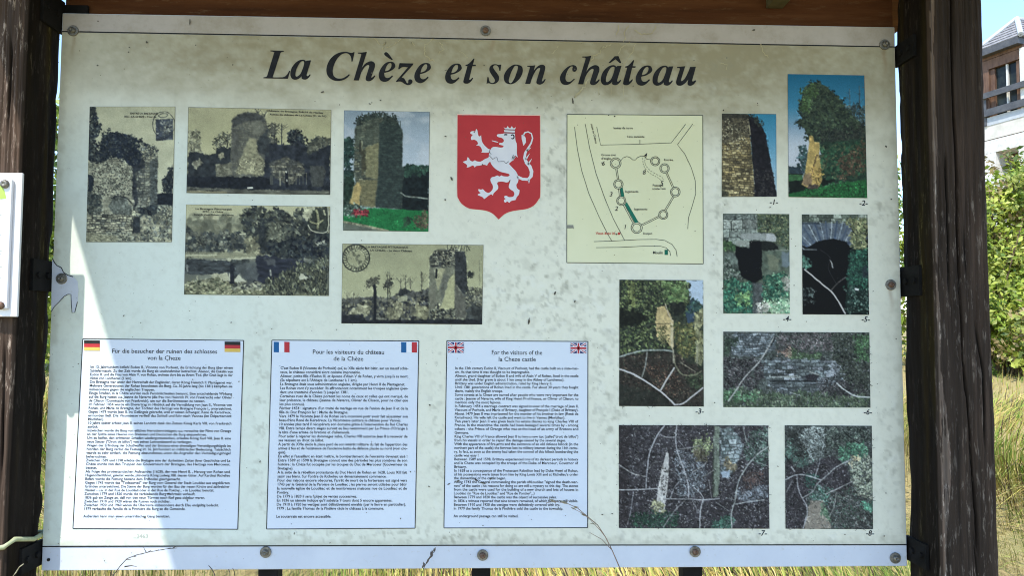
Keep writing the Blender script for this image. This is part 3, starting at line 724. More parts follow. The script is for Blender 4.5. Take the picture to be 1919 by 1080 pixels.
p.leaf([(350, 440), (430, 340), (530, 330), (540, 490), (350, 490)], 90, (0.8, 2), [(70, 72, 62), (96, 96, 80)])
p.leaf([(1460, 420), (1690, 410), (1690, 600), (1440, 600)], 220, (1.5, 4), [(80, 82, 70), (56, 60, 56), (104, 104, 86)])
p.fill([(50, 570), (150, 555), (260, 590), (360, 580), (400, 500), (470, 490), (560, 520), (560, 860), (40, 860)], (42, 46, 48), 0.4, 7, rag=3)
p.fill([(830, 450), (1000, 450), (1250, 480), (1330, 440), (1420, 500), (1420, 600), (1690, 480), (1690, 1040), (900, 1040)], (40, 44, 50), 0.4, 8, rag=3)
tow = [(560, 180), (620, 130), (720, 90), (850, 110), (920, 150), (955, 210), (975, 300), (978, 440), (930, 620), (925, 840), (360, 840), (540, 700), (550, 300)]
p.fill(tow, (92, 92, 80), 0.28, 5, 7, rag=1.5); p.stones(tow, [(100, 98, 84), (80, 82, 76), (116, 112, 92)], 4, 8, (60, 62, 60), a=0.4)
p.fill([(560, 180), (640, 120), (780, 110), (900, 130), (960, 220), (800, 190), (640, 230), (570, 290)], (56, 58, 58), 0.35, 6, rag=3, a=0.8)
p.fill([(780, 210), (900, 180), (930, 280), (880, 370), (790, 350)], (108, 108, 94), 0.2, 6, rag=3, a=0.7)
p.fill([(880, 400), (970, 260), (978, 440), (1000, 620), (860, 560), (830, 450)], (46, 50, 52), 0.35, 6, rag=4, a=0.9)
p.fill([(560, 290), (620, 300), (640, 600), (560, 700)], (74, 74, 68), 0.35, 6, rag=3, a=0.7)
p.fill([(760, 400), (820, 400), (870, 600), (920, 640), (918, 830), (600, 810), (650, 640), (700, 520)], (142, 138, 106), 0.2, 4, rag=2.5, a=0.9); p.leaf([(660, 640), (910, 640), (915, 820), (620, 800)], 140, (0.6, 1.4), [(100, 98, 80), (160, 154, 120)])
p.fill([(360, 700), (540, 680), (560, 820), (370, 840)], (112, 110, 90), 0.4, 4, rag=2); p.fill([(390, 590), (450, 560), (480, 620), (420, 650)], (130, 126, 100), 0.2, 5, rag=3)
p.fill([(100, 680), (190, 640), (220, 680), (150, 760), (120, 750)], (118, 116, 96), 0.3, 4, rag=3)
p.stones([(990, 690), (1180, 610), (1260, 660), (1380, 690), (1400, 800), (1200, 960), (1000, 800)], [(104, 102, 86), (82, 82, 74), (120, 116, 94)], 5, 9, (56, 58, 56), a=0.85, rag=3)
p.fill([(1450, 715), (1610, 720), (1640, 790), (1600, 960), (1480, 960)], (66, 68, 64), 0.3, 5, rag=2)
p.fill([(40, 840), (360, 845), (900, 840), (1000, 880), (1000, 1000), (40, 970)], (26, 29, 34), 0.4, 5, rag=2)
p.fill([(40, 960), (700, 990), (1690, 1000), (1690, 1060), (30, 1040)], (84, 84, 72), 0.35, 14, 3, rag=2); p.fill([(40, 1000), (500, 1010), (500, 1035), (30, 1030)], (126, 120, 92), 0.2, 12, 2, rag=1)
p.line([(740, 972), (790, 968)], 3, (205, 205, 190)); p.line([(1108, 780), (1112, 940)], 3, (128, 126, 106), 0.9)
for k in range(6): p.line([(1215 + k * 40, 800), (1215 + k * 40, 930)], 1, (120, 118, 98), 0.7)
p.line([(1200, 800), (1420, 800)], 1, (120, 118, 98), 0.7); p.line([(1185, 800), (1190, 950)], 6, (24, 27, 34)); p.line([(1178, 782), (1182, 790)], 3, (190, 188, 170)); p.line([(1188, 880), (1188, 890)], 3, (150, 150, 138)); p.line([(1010, 840), (1012, 920)], 6, (80, 82, 74), 0.8)
p.soften(1); p.border((44, 46, 42), 1.2); P_B = p.build('photograph', board, 'sepia postcard of a tall round tower above trees and a garden fence', sat=0.85)

# postcard: pond with woman
p = Pic([(349.5, 383.5), (619, 387.5), (616.5, 555), (345.5, 552.5)], (340, 380), 6.0, 300)
p.grad([(20, (176, 172, 132)), (200, (178, 174, 136)), (400, (120, 120, 98)), (560, (150, 148, 116)), (700, (84, 88, 84)), (1050, (112, 112, 86))])
p.leaf([(60, 220), (190, 150), (330, 170), (340, 200), (640, 180), (720, 220), (720, 400), (60, 420)], 420, (3, 7), [(136, 134, 104), (120, 120, 96), (106, 108, 88)], 1.4, 0.5)
p.leaf([(60, 240), (110, 290), (200, 370), (380, 350), (600, 350), (700, 380), (700, 540), (50, 560)], 420, (1.5, 4), [(64, 68, 64), (84, 86, 76), (106, 106, 88), (48, 54, 54)])
p.leaf([(670, 150), (740, 60), (900, 70), (960, 150), (1080, 90), (1160, 140), (1280, 210), (1340, 100), (1660, 60), (1660, 640), (720, 560), (740, 350)], 1300, (1.5, 4.5), [(36, 40, 42), (52, 56, 54), (72, 76, 66), (94, 96, 78)])
p.leaf([(960, 440), (1660, 360), (1660, 640), (980, 600)], 380, (1.5, 4), DK)
p.leaf([(980, 220), (1120, 240), (1120, 420), (980, 420)], 90, (1.2, 3), [(112, 112, 90), (92, 94, 78)]); p.leaf([(720, 420), (860, 420), (880, 560), (720, 560)], 100, (1.5, 3.5), [(120, 118, 92), (140, 136, 104)])
p.fill([(870, 260), (950, 260), (960, 580), (870, 580)], (36, 40, 42), 0.4, 5, rag=4, a=0.8)
p.fill([(50, 560), (600, 560), (850, 590), (840, 630), (540, 630), (50, 620)], (140, 138, 106), 0.2, 16, 2, rag=1, a=0.8); p.fill([(50, 590), (400, 585), (400, 600), (50, 605)], (186, 182, 146), rag=1); p.fill([(500, 630), (840, 615), (840, 630), (520, 640)], (196, 192, 156), rag=1); p.fill([(285, 650), (560, 645), (560, 660), (300, 665)], (184, 180, 146), rag=1)
p.line([(660, 357), (720, 355)], 2, (190, 186, 150)); p.fill([(585, 460), (700, 470), (700, 520), (590, 515)], (44, 48, 48), 0.2, 5, rag=1)
p.fill([(50, 630), (540, 660), (720, 650), (760, 760), (700, 860), (50, 800)], (58, 62, 62), 0.45, 10, 4, rag=2); p.fill([(560, 650), (780, 645), (780, 680), (560, 680)], (60, 64, 60), 0.4, 4, 8, rag=3)
p.fill([(180, 820), (520, 790), (540, 880), (180, 870)], (164, 160, 128), 0.12, 10, rag=2); p.fill([(190, 820), (350, 810), (350, 860), (190, 868)], (120, 122, 104), 0.1, 8, rag=2)
p.fill([(600, 860), (660, 790), (740, 910), (600, 905)], (188, 186, 158), 0.08, 6, rag=2)
p.fill([(840, 600), (1060, 610), (1400, 660), (1320, 840), (900, 920), (740, 900), (700, 780), (840, 700)], (40, 43, 52), 0.35, 14, 4, rag=3); p.fill([(600, 720), (840, 660), (860, 860), (740, 890), (640, 800)], (86, 90, 86), 0.25, 10, rag=4, a=0.85)
p.fill([(920, 620), (1050, 640), (1050, 720), (960, 700)], (96, 98, 94), 0.15, 8, rag=3, a=0.6)
p.leaf([(1330, 680), (1660, 640), (1660, 1040), (900, 1040), (960, 900)], 900, (0.8, 2.4), [(60, 64, 54), (88, 90, 70), (118, 118, 88), (40, 44, 42)], 2.4, ang=1.5)
p.leaf([(40, 880), (520, 880), (900, 960), (900, 1040), (40, 1040)], 700, (1, 2.6), [(150, 146, 108), (112, 112, 82), (84, 88, 66), (168, 164, 126)], 2.0, ang=0)
p.leaf([(540, 920), (960, 920), (940, 970), (540, 960)], 60, (2, 4), [(150, 148, 120), (60, 62, 58)], 1.8, ang=0); p.fill([(1320, 850), (1350, 800), (1430, 850), (1340, 880)], (190, 188, 160), 0.1, 5, rag=3)
p.fill([(545, 720), (560, 690), (580, 690), (600, 740), (590, 800), (602, 910), (540, 915), (550, 790)], (30, 32, 38), 0.2, 5, rag=0.8); p.line([(540, 800), (545, 880)], 2, (180, 176, 150))
p.line([(70, 710), (70, 770)], 4, (140, 140, 130), 0.8); p.line([(1000, 760), (1006, 820)], 3, (140, 140, 124), 0.8); p.leaf([(1500, 450), (1640, 450), (1640, 480), (1500, 480)], 14, (1, 1.8), [(150, 150, 130)])
p.fill([(1430, 70), (1660, 60), (1650, 325), (1475, 325), (1420, 260)], (52, 56, 48), 0.3, 5, rag=1); p.leaf([(1400, 90), (1480, 90), (1480, 180), (1400, 180)], 20, (2, 4), [(176, 174, 140)])
p.line([(1520, 90), (1540, 200), (1530, 290)], 4, (140, 138, 100)); p.line([(1450, 215), (1520, 240), (1590, 200)], 3, (150, 148, 108)); p.line([(1648, 66), (1642, 325), (1475, 322), (1425, 255)], 1.8, (178, 176, 150)); p.line([(1600, 90), (1615, 140)], 3, (150, 148, 116))
p.soften(1); p.border((44, 46, 42), 1.2); P_C = p.build('photograph', board, 'sepia postcard of a wooded pond with a woman standing on its bank', sat=0.85)

# colour photograph: tower on a lawn
p = Pic([(645, 207), (805.5, 210), (803, 434.5), (643, 432.5)], (640, 203), 4.596, 400)
p.grad([(15, (120, 138, 152)), (250, (150, 166, 182)), (500, (172, 184, 196)), (1060, (60, 90, 70))])
p.fill(None, (186, 190, 196), 0.05, 30, mask=sstep(-0.1, 0.6, p.n(40, 26)) * 0.5)
p.fill([(20, 560), (110, 540), (110, 860), (20, 860)], (30, 46, 34), 0.5, 5, rag=2); p.leaf([(30, 270), (90, 260), (100, 350), (80, 570), (25, 570)], 300, (1, 2.6), [(28, 50, 46), (44, 70, 58), (36, 58, 52)])
p.fill([(500, 520), (600, 480), (640, 510), (750, 500), (750, 900), (500, 900)], (20, 28, 28), 0.5, 6, rag=3); p.leaf([(530, 490), (620, 480), (750, 520), (750, 570), (530, 580)], 210, (1, 3), [(50, 84, 66), (36, 62, 50)])
tw = [(120, 180), (150, 110), (240, 75), (400, 75), (470, 105), (525, 205), (520, 500), (540, 530), (520, 700), (520, 870), (70, 830), (120, 650), (105, 520)]
p.stones(tw, [(92, 96, 76), (78, 84, 68), (108, 108, 82), (70, 76, 62)], 4, 8, (48, 54, 46), 1.0, a=0.95, rag=1.2)
p.fill([(120, 180), (150, 110), (240, 75), (330, 100), (330, 300), (200, 330), (110, 330)], (66, 74, 62), 0.3, 6, rag=2, a=0.6)
p.fill([(210, 340), (325, 300), (312, 620), (210, 600)], (130, 124, 82), 0.22, 5, 3, rag=2, a=0.75); p.fill([(160, 620), (312, 620), (290, 855), (165, 845)], (122, 112, 70), 0.25, 5, 3, rag=2, a=0.7)
p.fill([(125, 640), (165, 640), (160, 845), (68, 830)], (176, 148, 84), 0.2, 5, rag=2, a=0.9); p.fill([(170, 360), (205, 350), (210, 520), (180, 600)], (58, 54, 36), 0.3, 5, rag=2, a=0.8); p.line([(165, 280), (160, 370)], 4, (44, 46, 36), 0.8); p.line([(178, 290), (178, 360)], 3, (150, 146, 110), 0.6)
sh_ = [(328, 130), (400, 80), (470, 105), (525, 205), (520, 500), (540, 530), (522, 700), (520, 870), (292, 855), (318, 600), (325, 320)]
p.fill(sh_, (42, 54, 50), 0.35, 5, 4, rag=1, a=0.93); p.stones(sh_, [(60, 74, 66), (40, 52, 48)], 4, 8, (34, 42, 40), a=0.35)
p.leaf([(140, 160), (150, 80), (220, 60), (300, 40), (360, 40), (460, 60), (500, 130), (420, 100), (300, 90), (200, 110)], 260, (0.8, 2), [(40, 50, 46), (56, 66, 56)])
for x, y in ((245, 50), (295, 28), (330, 30), (370, 38), (400, 42), (440, 58), (505, 110), (520, 180)): p.line([(x, y), (x + 4, y + 50)], 1.6, (44, 54, 50), 0.9)
p.line([(512, 730), (560, 760), (640, 768), (750, 782)], 2.6, (116, 124, 112), 0.9, 0.5)
p.fill([(20, 870), (300, 862), (750, 885), (750, 1060), (420, 1060), (20, 970)], (22, 110, 52), 0.16, 8, 4, rag=1.2); p.leaf([(20, 900), (750, 900), (750, 1050), (20, 1050)], 500, (0.6, 1.5), [(20, 100, 44), (34, 128, 62), (16, 86, 40)], 2, 0.5)
p.leaf([(30, 840), (150, 850), (160, 920), (30, 920)], 150, (1, 2.6), [(70, 90, 74), (40, 60, 50), (110, 124, 110)]); p.leaf([(110, 890), (230, 885), (235, 935), (120, 940)], 90, (1, 2.4), [(150, 40, 50), (176, 60, 66), (100, 34, 40)])
p.leaf([(640, 960), (720, 880), (750, 890), (750, 1020), (620, 1020)], 130, (1, 2.4), [(110, 80, 66), (60, 70, 44), (80, 96, 60)]); p.leaf([(540, 960), (620, 960), (600, 1010), (540, 1010)], 40, (1, 2.4), [(40, 70, 46)])
p.fill([(20, 975), (200, 1010), (430, 1060), (20, 1060)], (92, 98, 84), 0.12, 8, rag=1); p.line([(20, 978), (200, 1012), (400, 1056)], 4, (140, 136, 104), 0.9)
p.soften(1); p.border((40, 50, 50), 1.2); P_D = p.build('photograph', board, 'colour photograph of a stone tower rising from a green lawn')

# postcard: tower and bare trees
p = Pic([(642, 457), (906, 459.5), (903.5, 608.5), (640, 606.5)], (636, 453), 6.792, 500)
p.grad([(20, (150, 148, 112)), (500, (162, 160, 120)), (700, (168, 166, 126)), (800, (110, 108, 86)), (1060, (40, 42, 44))]); p.c *= (1 + 0.05 * p.n(20))[..., None]
p.fill([(40, 720), (350, 710), (480, 690), (560, 720), (700, 700), (780, 600), (880, 620), (1000, 640), (1140, 590), (1140, 1050), (30, 1050)], (74, 74, 68), 0.5, 6, rag=3); p.leaf([(40, 800), (700, 740), (1140, 700), (1140, 1000), (40, 1030)], 700, (1.5, 4), [(56, 58, 58), (96, 94, 78), (120, 116, 90), (40, 42, 46)])
p.leaf([(640, 820), (820, 800), (780, 960), (620, 960)], 90, (2, 4), [(140, 136, 102), (120, 116, 90)]); p.leaf([(1000, 850), (1150, 840), (1140, 960), (1000, 960)], 60, (2, 4), [(136, 132, 98)]); p.leaf([(150, 850), (380, 840), (380, 900), (170, 920)], 70, (2, 4), [(140, 136, 106)])
p.fill([(750, 690), (860, 690), (870, 760), (750, 770)], (146, 144, 114), 0.1, 5, rag=1.5); p.fill([(760, 620), (840, 590), (890, 620), (870, 680), (760, 690)], (40, 42, 42), 0.3, 4, rag=2)
for tx, ty, by, w in ((100, 650, 830, 3), (180, 660, 830, 2), (440, 470, 780, 3), (615, 380, 740, 3), (640, 400, 730, 2), (840, 430, 600, 1.6), (1045, 390, 620, 1.5), (780, 460, 610, 1.3), (905, 470, 600, 1.2)):
    p.line([(tx, by), (tx, ty)], w, (56, 56, 50), 0.85, 0.6, w2=0.8)
    for k in range(10):
        a = p.r.uniform(-1, 1); yy = ty + (by - ty) * p.r.uniform(0.05, 0.6)
        p.line([(tx, yy + 40), (tx + 85 * a, yy - 30)], 0.8, (96, 94, 76), 0.6, 0.5)
p.leaf([(370, 470), (500, 460), (510, 560), (360, 570)], 110, (0.7, 1.7), [(96, 94, 76), (76, 76, 64)]); p.leaf([(595, 520), (660, 520), (650, 600), (600, 600)], 50, (0.8, 2), [(54, 54, 48)])
p.fill([(420, 700), (470, 700), (475, 1000), (405, 1000)], (44, 46, 48), 0.3, 4, rag=2, a=0.6); p.line([(445, 560), (460, 700), (450, 1000)], 5, (26, 28, 32), 1, 0.5)
tb = [(1150, 190), (1230, 110), (1300, 90), (1460, 110), (1590, 120), (1615, 260), (1625, 560), (1690, 740), (1690, 1000), (1140, 960), (1135, 600)]
p.fill(tb, (112, 112, 92), 0.2, 4, 6, rag=1); p.stones([(1150, 190), (1230, 110), (1470, 110), (1465, 320), (1150, 330)], [(90, 90, 76), (112, 110, 90), (60, 60, 56)], 4.5, 8, (34, 36, 36), rag=1.5); p.leaf([(1200, 130), (1460, 110), (1460, 270), (1190, 280)], 120, (0.7, 2), [(36, 38, 38), (126, 122, 98)])
p.fill([(1220, 350), (1340, 340), (1300, 480), (1250, 640), (1220, 480)], (152, 148, 112), 0.12, 4, rag=1.5); p.fill([(1380, 500), (1465, 400), (1465, 850), (1270, 880), (1320, 740)], (166, 162, 118), 0.10, 4, rag=1.5); p.fill([(1320, 420), (1400, 440), (1310, 780), (1280, 620)], (88, 88, 78), 0.25, 4, rag=2, a=0.8); p.line([(1235, 360), (1230, 460)], 4, (30, 32, 32))
p.fill([(1140, 600), (1220, 520), (1230, 840), (1140, 880)], (100, 98, 82), 0.25, 5, rag=2, a=0.8)
p.fill([(1468, 130), (1595, 130), (1615, 260), (1625, 560), (1690, 740), (1600, 740), (1540, 620), (1470, 520)], (48, 50, 50), 0.4, 4, rag=1.2); p.fill([(1470, 540), (1540, 620), (1600, 740), (1610, 980), (1465, 960)], (92, 90, 78), 0.25, 4, rag=1)
p.fill([(1600, 560), (1640, 640), (1820, 700), (1820, 1050), (1610, 1050)], (60, 62, 58), 0.45, 6, rag=3); p.leaf([(1640, 600), (1820, 560), (1820, 800), (1640, 800)], 130, (1, 3), [(120, 118, 94), (70, 70, 62)]); p.leaf([(1630, 380), (1720, 400), (1700, 460), (1640, 450)], 26, (1, 2.4), [(36, 38, 36)])
for x in (1370, 1400, 1440, 1500, 1540, 1590, 1620, 1660): p.line([(x, 120), (x + p.r.uniform(-40, 40), 45)], 1.3, (44, 46, 44), 0.85, 0.5)
p.leaf([(1150, 870), (1460, 860), (1460, 960), (1140, 960)], 90, (1, 2.6), [(60, 60, 54), (130, 126, 96), (40, 42, 42)]); p.fill([(30, 940), (300, 930), (340, 1040), (30, 1050)], (36, 38, 42), 0.3, 5, rag=3); p.fill([(30, 1000), (1820, 990), (1820, 1060), (30, 1050)], (30, 32, 36), 0.4, 6, rag=2); p.line([(480, 980), (590, 985)], 4, (120, 118, 100), 0.9)
for R, w in ((170, 2.4), (118, 0.8)): p.line([(215 + R * math.cos(a), 212 + R * math.sin(a)) for a in np.linspace(0, 2 * math.pi, 48)], w, (36, 38, 36), 0.9, 0.2)
p.fill(None, (84, 84, 68), 0.3, 3, mask=(np.hypot(p.U - 215, p.V - 212) < 165) * sstep(-0.1, 0.5, p.n(5)) * 0.7)
for a in np.arange(0.15, 6.1, 0.23): p.line([(215 + 132 * math.cos(a), 212 + 132 * math.sin(a)), (215 + 156 * math.cos(a + .06), 212 + 156 * math.sin(a + .06))], 1.6, (40, 42, 40), 0.85)
p.line([(1780, 240), (1778, 560)], 1.0, (96, 96, 78), 0.7, 0.6)
p.soften(1); p.border((40, 42, 40), 1.2); P_E = p.build('photograph', board, 'sepia postcard of a square tower and bare trees with a round postmark', sat=0.85)

# numbered colour photographs
p = Pic([(1352.5, 213), (1454, 214), (1455, 369), (1352, 369.5)], (1345, 205), 6.357, 600)
p.grad([(50, (34, 120, 158)), (350, (66, 140, 178)), (700, (120, 168, 196)), (1040, (156, 176, 184))])
p.stones([(45, 55), (360, 60), (380, 250), (400, 500), (430, 800), (440, 1040), (40, 1040)], [(128, 112, 70), (146, 130, 86), (104, 92, 60), (164, 150, 104), (92, 82, 56)], 4.4, 8.5, (54, 48, 36), 1.3)
p.fill([(40, 50), (370, 60), (390, 330), (45, 420)], (70, 66, 54), 0.45, 4, 3, rag=5, cell=16, a=0.72); p.leaf([(60, 100), (370, 140), (380, 420), (60, 500)], 150, (0.7, 1.5), [(150, 144, 116), (44, 42, 36)])
p.fill([(45, 55), (360, 55), (360, 100), (45, 130)], (40, 40, 36), 0.4, 4, rag=4, a=0.7); p.fill([(45, 900), (120, 1000), (160, 1040), (45, 1040)], (44, 46, 36), 0.3, 4, rag=3, a=0.7)
p.fill([(355, 70), (400, 90), (460, 130), (520, 200), (560, 280), (600, 480), (640, 700), (690, 960), (700, 1040), (440, 1040), (430, 800), (400, 480), (378, 220)], (26, 24, 28), 0.35, 5, rag=1.0); p.leaf([(430, 700), (640, 700), (690, 1030), (440, 1030)], 130, (0.8, 2), [(50, 48, 46), (36, 34, 36)]); p.line([(365, 150), (385, 300)], 2, (150, 142, 110), 0.7)
p.leaf([(380, 70), (440, 90), (520, 170), (470, 170), (390, 120)], 40, (1, 2), [(50, 56, 48)]); p.line([(690, 60), (690, 900)], 0.9, (60, 90, 110), 0.6)
p.soften(1); p.border((40, 44, 44), 1.2, 'tbl', 0.7); P_1 = p.build('photograph', board, 'colour photograph of a sunlit stone wall corner against blue sky, numbered 1')

p = Pic([(1475.5, 139), (1619, 141.5), (1624.5, 371.5), (1477, 369.5)], (1470, 133), 4.408, 700)
p.grad([(25, (14, 92, 132)), (300, (46, 122, 160)), (480, (120, 150, 176)), (760, (180, 186, 200)), (1050, (40, 80, 46))]); p.fill(None, (196, 200, 208), mask=sstep(440, 640, p.V) * (1 - sstep(200, 240, p.U)) * sstep(-0.4, 0.4, p.n(24)) * 0.5)
for x, y0 in ((540, 150), (620, 130), (575, 260), (500, 280)):
    p.line([(x, 440), (x - 6, y0)], 1.8, (60, 76, 84), 0.8, 0.6)
    for k in range(9): yy = p.r.uniform(y0 + 20, 400); p.line([(x, yy + 20), (x + p.r.uniform(-45, 45), yy - 15)], 0.8, (64, 84, 92), 0.6, 0.5)
p.leaf([(450, 290), (660, 300), (670, 450), (480, 450)], 190, (1, 2.5), [(70, 86, 88), (50, 70, 74), (60, 70, 56)])
bsh = [(150, 180), (190, 115), (260, 95), (330, 120), (440, 220), (520, 340), (600, 420), (665, 460), (670, 640), (300, 640), (290, 600), (190, 560), (160, 470), (110, 450), (105, 410), (150, 400), (130, 300)]
p.fill(bsh, (48, 60, 46), 0.35, 6, rag=3); p.leaf(bsh, 1100, (1, 2.6), [(54, 70, 50), (40, 54, 44), (66, 82, 58), (34, 46, 40)]); p.leaf([(150, 180), (190, 120), (250, 120), (220, 350), (140, 320)], 130, (1, 2.4), [(66, 92, 50), (58, 84, 50)])
p.leaf([(300, 500), (665, 460), (665, 620), (300, 620)], 260, (1, 2.6), [(40, 46, 40), (52, 56, 46), (30, 36, 34)])
p.fill([(290, 600), (670, 560), (680, 920), (300, 930)], (34, 54, 40), 0.3, 5, rag=3); p.leaf([(290, 620), (670, 590), (675, 860), (300, 900)], 700, (1, 3), [(34, 70, 46), (46, 86, 58), (28, 54, 40), (70, 78, 52)]); p.leaf([(420, 760), (660, 560), (670, 800), (480, 920)], 160, (1, 2.6), [(84, 62, 46), (64, 56, 42), (96, 74, 54)]); p.leaf([(130, 600), (190, 620), (180, 840), (120, 790)], 130, (1, 2.6), [(56, 84, 88), (44, 70, 66)])
p.fill([(30, 790), (100, 795), (160, 830), (150, 860), (30, 850)], (40, 54, 62), 0.2, 5, rag=1.5); p.fill([(30, 850), (150, 862), (150, 930), (30, 930)], (50, 96, 52), 0.2, 6, rag=1); p.line([(30, 852), (150, 856)], 2, (24, 30, 24))
p.fill([(30, 920), (150, 900), (300, 900), (420, 900), (320, 960), (120, 1010), (30, 1030)], (18, 26, 18), 0.3, 6, rag=2.5); p.fill([(30, 1010), (250, 980), (420, 930), (680, 900), (680, 1055), (30, 1055)], (30, 96, 44), 0.25, 8, 4, rag=2); p.leaf([(200, 980), (680, 900), (680, 1050), (100, 1050)], 320, (0.8, 2), [(26, 84, 40), (40, 120, 56), (34, 70, 36)], 2)
rk = [(205, 535), (235, 540), (245, 590), (288, 595), (285, 700), (300, 800), (310, 900), (280, 960), (200, 970), (140, 940), (170, 830), (190, 700)]
p.fill(rk, (176, 146, 76), 0.18, 5, 7, rag=1); p.fill([(170, 850), (220, 840), (220, 960), (140, 940)], (120, 96, 76), 0.25, 4, rag=2, a=0.8); p.line([(265, 700), (240, 780), (215, 880)], 3, (112, 88, 56), 0.8); p.leaf([(230, 780), (300, 790), (305, 940), (230, 940)], 90, (0.7, 1.6), [(196, 160, 74), (120, 90, 44), (170, 136, 66)]); p.fill([(200, 940), (280, 940), (270, 975), (180, 970)], (74, 62, 54), 0.3, 3, rag=1.5)
p.soften(1); p.border((20, 40, 40), 1.2, 'lrb', 0.6); P_2 = p.build('photograph', board, 'tall colour photograph of a sunlit rock pillar under a dark tree, numbered 2', sat=0.80)

p = Pic([(1354.5, 400.5), (1478.5, 401.5), (1479.5, 588.5), (1355, 588)], (1348, 395), 5.4, 800, base=(70, 82, 64))
p.c *= (1 + 0.3 * p.n(6))[..., None]; p.leaf([(380, 30), (705, 30), (710, 420), (560, 300), (380, 210)], 420, (0.8, 2.2), [(70, 84, 50), (90, 100, 62), (48, 62, 40), (120, 124, 80), (54, 80, 60)]); p.stones([(40, 35), (380, 40), (380, 220), (560, 240), (300, 380), (40, 330)], [(112, 122, 112), (130, 138, 128), (96, 106, 98)], 17, 34, (30, 36, 32), 1.2, wob=0.8)
p.fill([(215, 235), (420, 232), (540, 232), (572, 270), (565, 318), (420, 305), (210, 285)], (140, 146, 140), 0.1, 6, 3, rag=0.8); p.fill([(470, 235), (550, 240), (572, 280), (560, 315), (470, 305)], (166, 168, 168), 0.08, 6, rag=0.8); p.fill([(160, 305), (300, 310), (305, 378), (180, 355)], (136, 142, 130), 0.1, 6, rag=0.8); p.line([(120, 110), (180, 70), (260, 45)], 1.4, (40, 46, 40), 0.9); p.line([(118, 115), (120, 205)], 1.8, (24, 30, 26))
p.leaf([(40, 330), (150, 340), (150, 420), (40, 420)], 90, (1, 2.4), [(60, 96, 50), (80, 116, 60), (44, 74, 42)]); p.fill([(40, 420), (190, 430), (220, 680), (130, 740), (40, 700)], (84, 96, 86), 0.35, 4, 8, rag=2); p.leaf([(40, 440), (220, 640), (230, 760), (60, 760)], 150, (0.8, 2), [(44, 54, 46), (140, 150, 136), (70, 90, 70)])
p.fill([(430, 330), (705, 400), (705, 660), (520, 690), (425, 640)], (78, 92, 74), 0.25, 8, rag=3); p.fill([(640, 420), (705, 430), (705, 570), (620, 560)], (112, 130, 146), 0.1, 8, rag=3, a=0.7); p.fill([(480, 450), (600, 480), (590, 620), (500, 600)], (120, 124, 92), 0.2, 7, rag=3, a=0.6); p.line([(500, 402), (690, 402)], 3, (120, 130, 112), 0.8); p.fill([(300, 310), (470, 312), (560, 330), (600, 400), (480, 410), (420, 400), (300, 390)], (26, 30, 26), 0.3, 4, rag=2)
p.fill([(165, 365), (300, 380), (310, 315), (420, 318), (430, 420), (425, 600), (435, 690), (340, 750), (260, 690), (215, 660), (185, 520), (165, 450)], (9, 9, 12), 0.2, 6, rag=1.5)
p.leaf([(40, 700), (330, 740), (330, 1040), (40, 1040)], 520, (1, 2.8), [(30, 96, 72), (46, 120, 88), (24, 70, 54), (74, 130, 90)]); p.leaf([(440, 680), (640, 620), (705, 700), (705, 1040), (430, 900)], 480, (1, 2.8), [(30, 96, 72), (50, 116, 84), (30, 70, 54), (100, 146, 104)])
p.leaf([(190, 860), (320, 860), (300, 960), (200, 960)], 70, (1, 2.4), [(140, 190, 100), (110, 170, 90)]); p.leaf([(430, 940), (705, 880), (705, 1040), (430, 1040)], 260, (1, 2.4), [(140, 180, 130), (176, 200, 160), (90, 140, 100)]); p.fill([(330, 740), (430, 720), (430, 900), (430, 1040), (330, 1040)], (74, 78, 78), 0.4, 3, 5, rag=3, a=0.9); p.leaf([(400, 930), (480, 950), (460, 1040), (390, 1040)], 50, (1, 2.4), [(196, 192, 176), (160, 156, 140)]); p.leaf([(650, 680), (705, 680), (705, 820), (650, 820)], 50, (1, 2.4), [(150, 150, 130), (180, 176, 160)])
p.soften(1); P_4 = p.build('photograph', board, 'colour photograph of a low dark opening under stone lintels, numbered 4', sat=0.68)

p = Pic([(1502, 402), (1625, 402.5), (1628, 590.5), (1503.5, 589.5)], (1496, 395), 5.4, 900, base=(14, 16, 18))
p.c *= (1 + 0.3 * p.n(6))[..., None]; p.stones([(30, 35), (700, 40), (700, 130), (30, 140)], [(110, 122, 104), (80, 92, 76), (136, 146, 128)], 7, 13, (44, 50, 44), 1.2, wob=1.5)
p.fill([(30, 130), (560, 130), (530, 380), (480, 320), (350, 285), (200, 310), (90, 375), (30, 350)], (84, 97, 112), 0.2, 6, rag=1.5)
for k, a in enumerate(np.linspace(-1.25, 1.05, 19)):
    cx, cy = 320, 560; r0, r1 = 275, 275 + 170 + 40 * abs(a); cc = [(136, 150, 160), (60, 78, 104), (170, 178, 180), (50, 70, 100)][k % 4]
    p.line([(cx + r0 * math.sin(a), cy - r0 * math.cos(a) * 0.98), (cx + r1 * math.sin(a), cy - r1 * math.cos(a))], 3.2 if k % 2 else 1.8, cc, 0.75, 0.6)
p.line([(40, 130), (200, 128)], 4, (44, 56, 70), 0.8); p.leaf([(500, 130), (690, 90), (690, 400), (540, 380)], 330, (1, 2.6), [(110, 116, 66), (136, 138, 84), (80, 96, 58), (150, 148, 92)])
p.fill([(90, 375), (200, 310), (350, 285), (480, 320), (525, 390), (510, 560), (480, 700), (480, 1045), (40, 1045), (40, 400)], (8, 8, 11), 0.2, 8, rag=0.8); iv = [(530, 390), (700, 400), (705, 1045), (470, 1045), (490, 640)]
p.fill(iv, (16, 34, 28), 0.4, 6, rag=2); p.leaf([(530, 400), (700, 420), (700, 760), (490, 860)], 420, (1, 2.4), [(30, 90, 66), (46, 116, 84), (22, 60, 48), (36, 70, 60)]); p.leaf([(480, 760), (705, 800), (705, 1040), (470, 1040)], 150, (1, 2.2), [(24, 46, 40), (34, 64, 54), (90, 120, 104)])
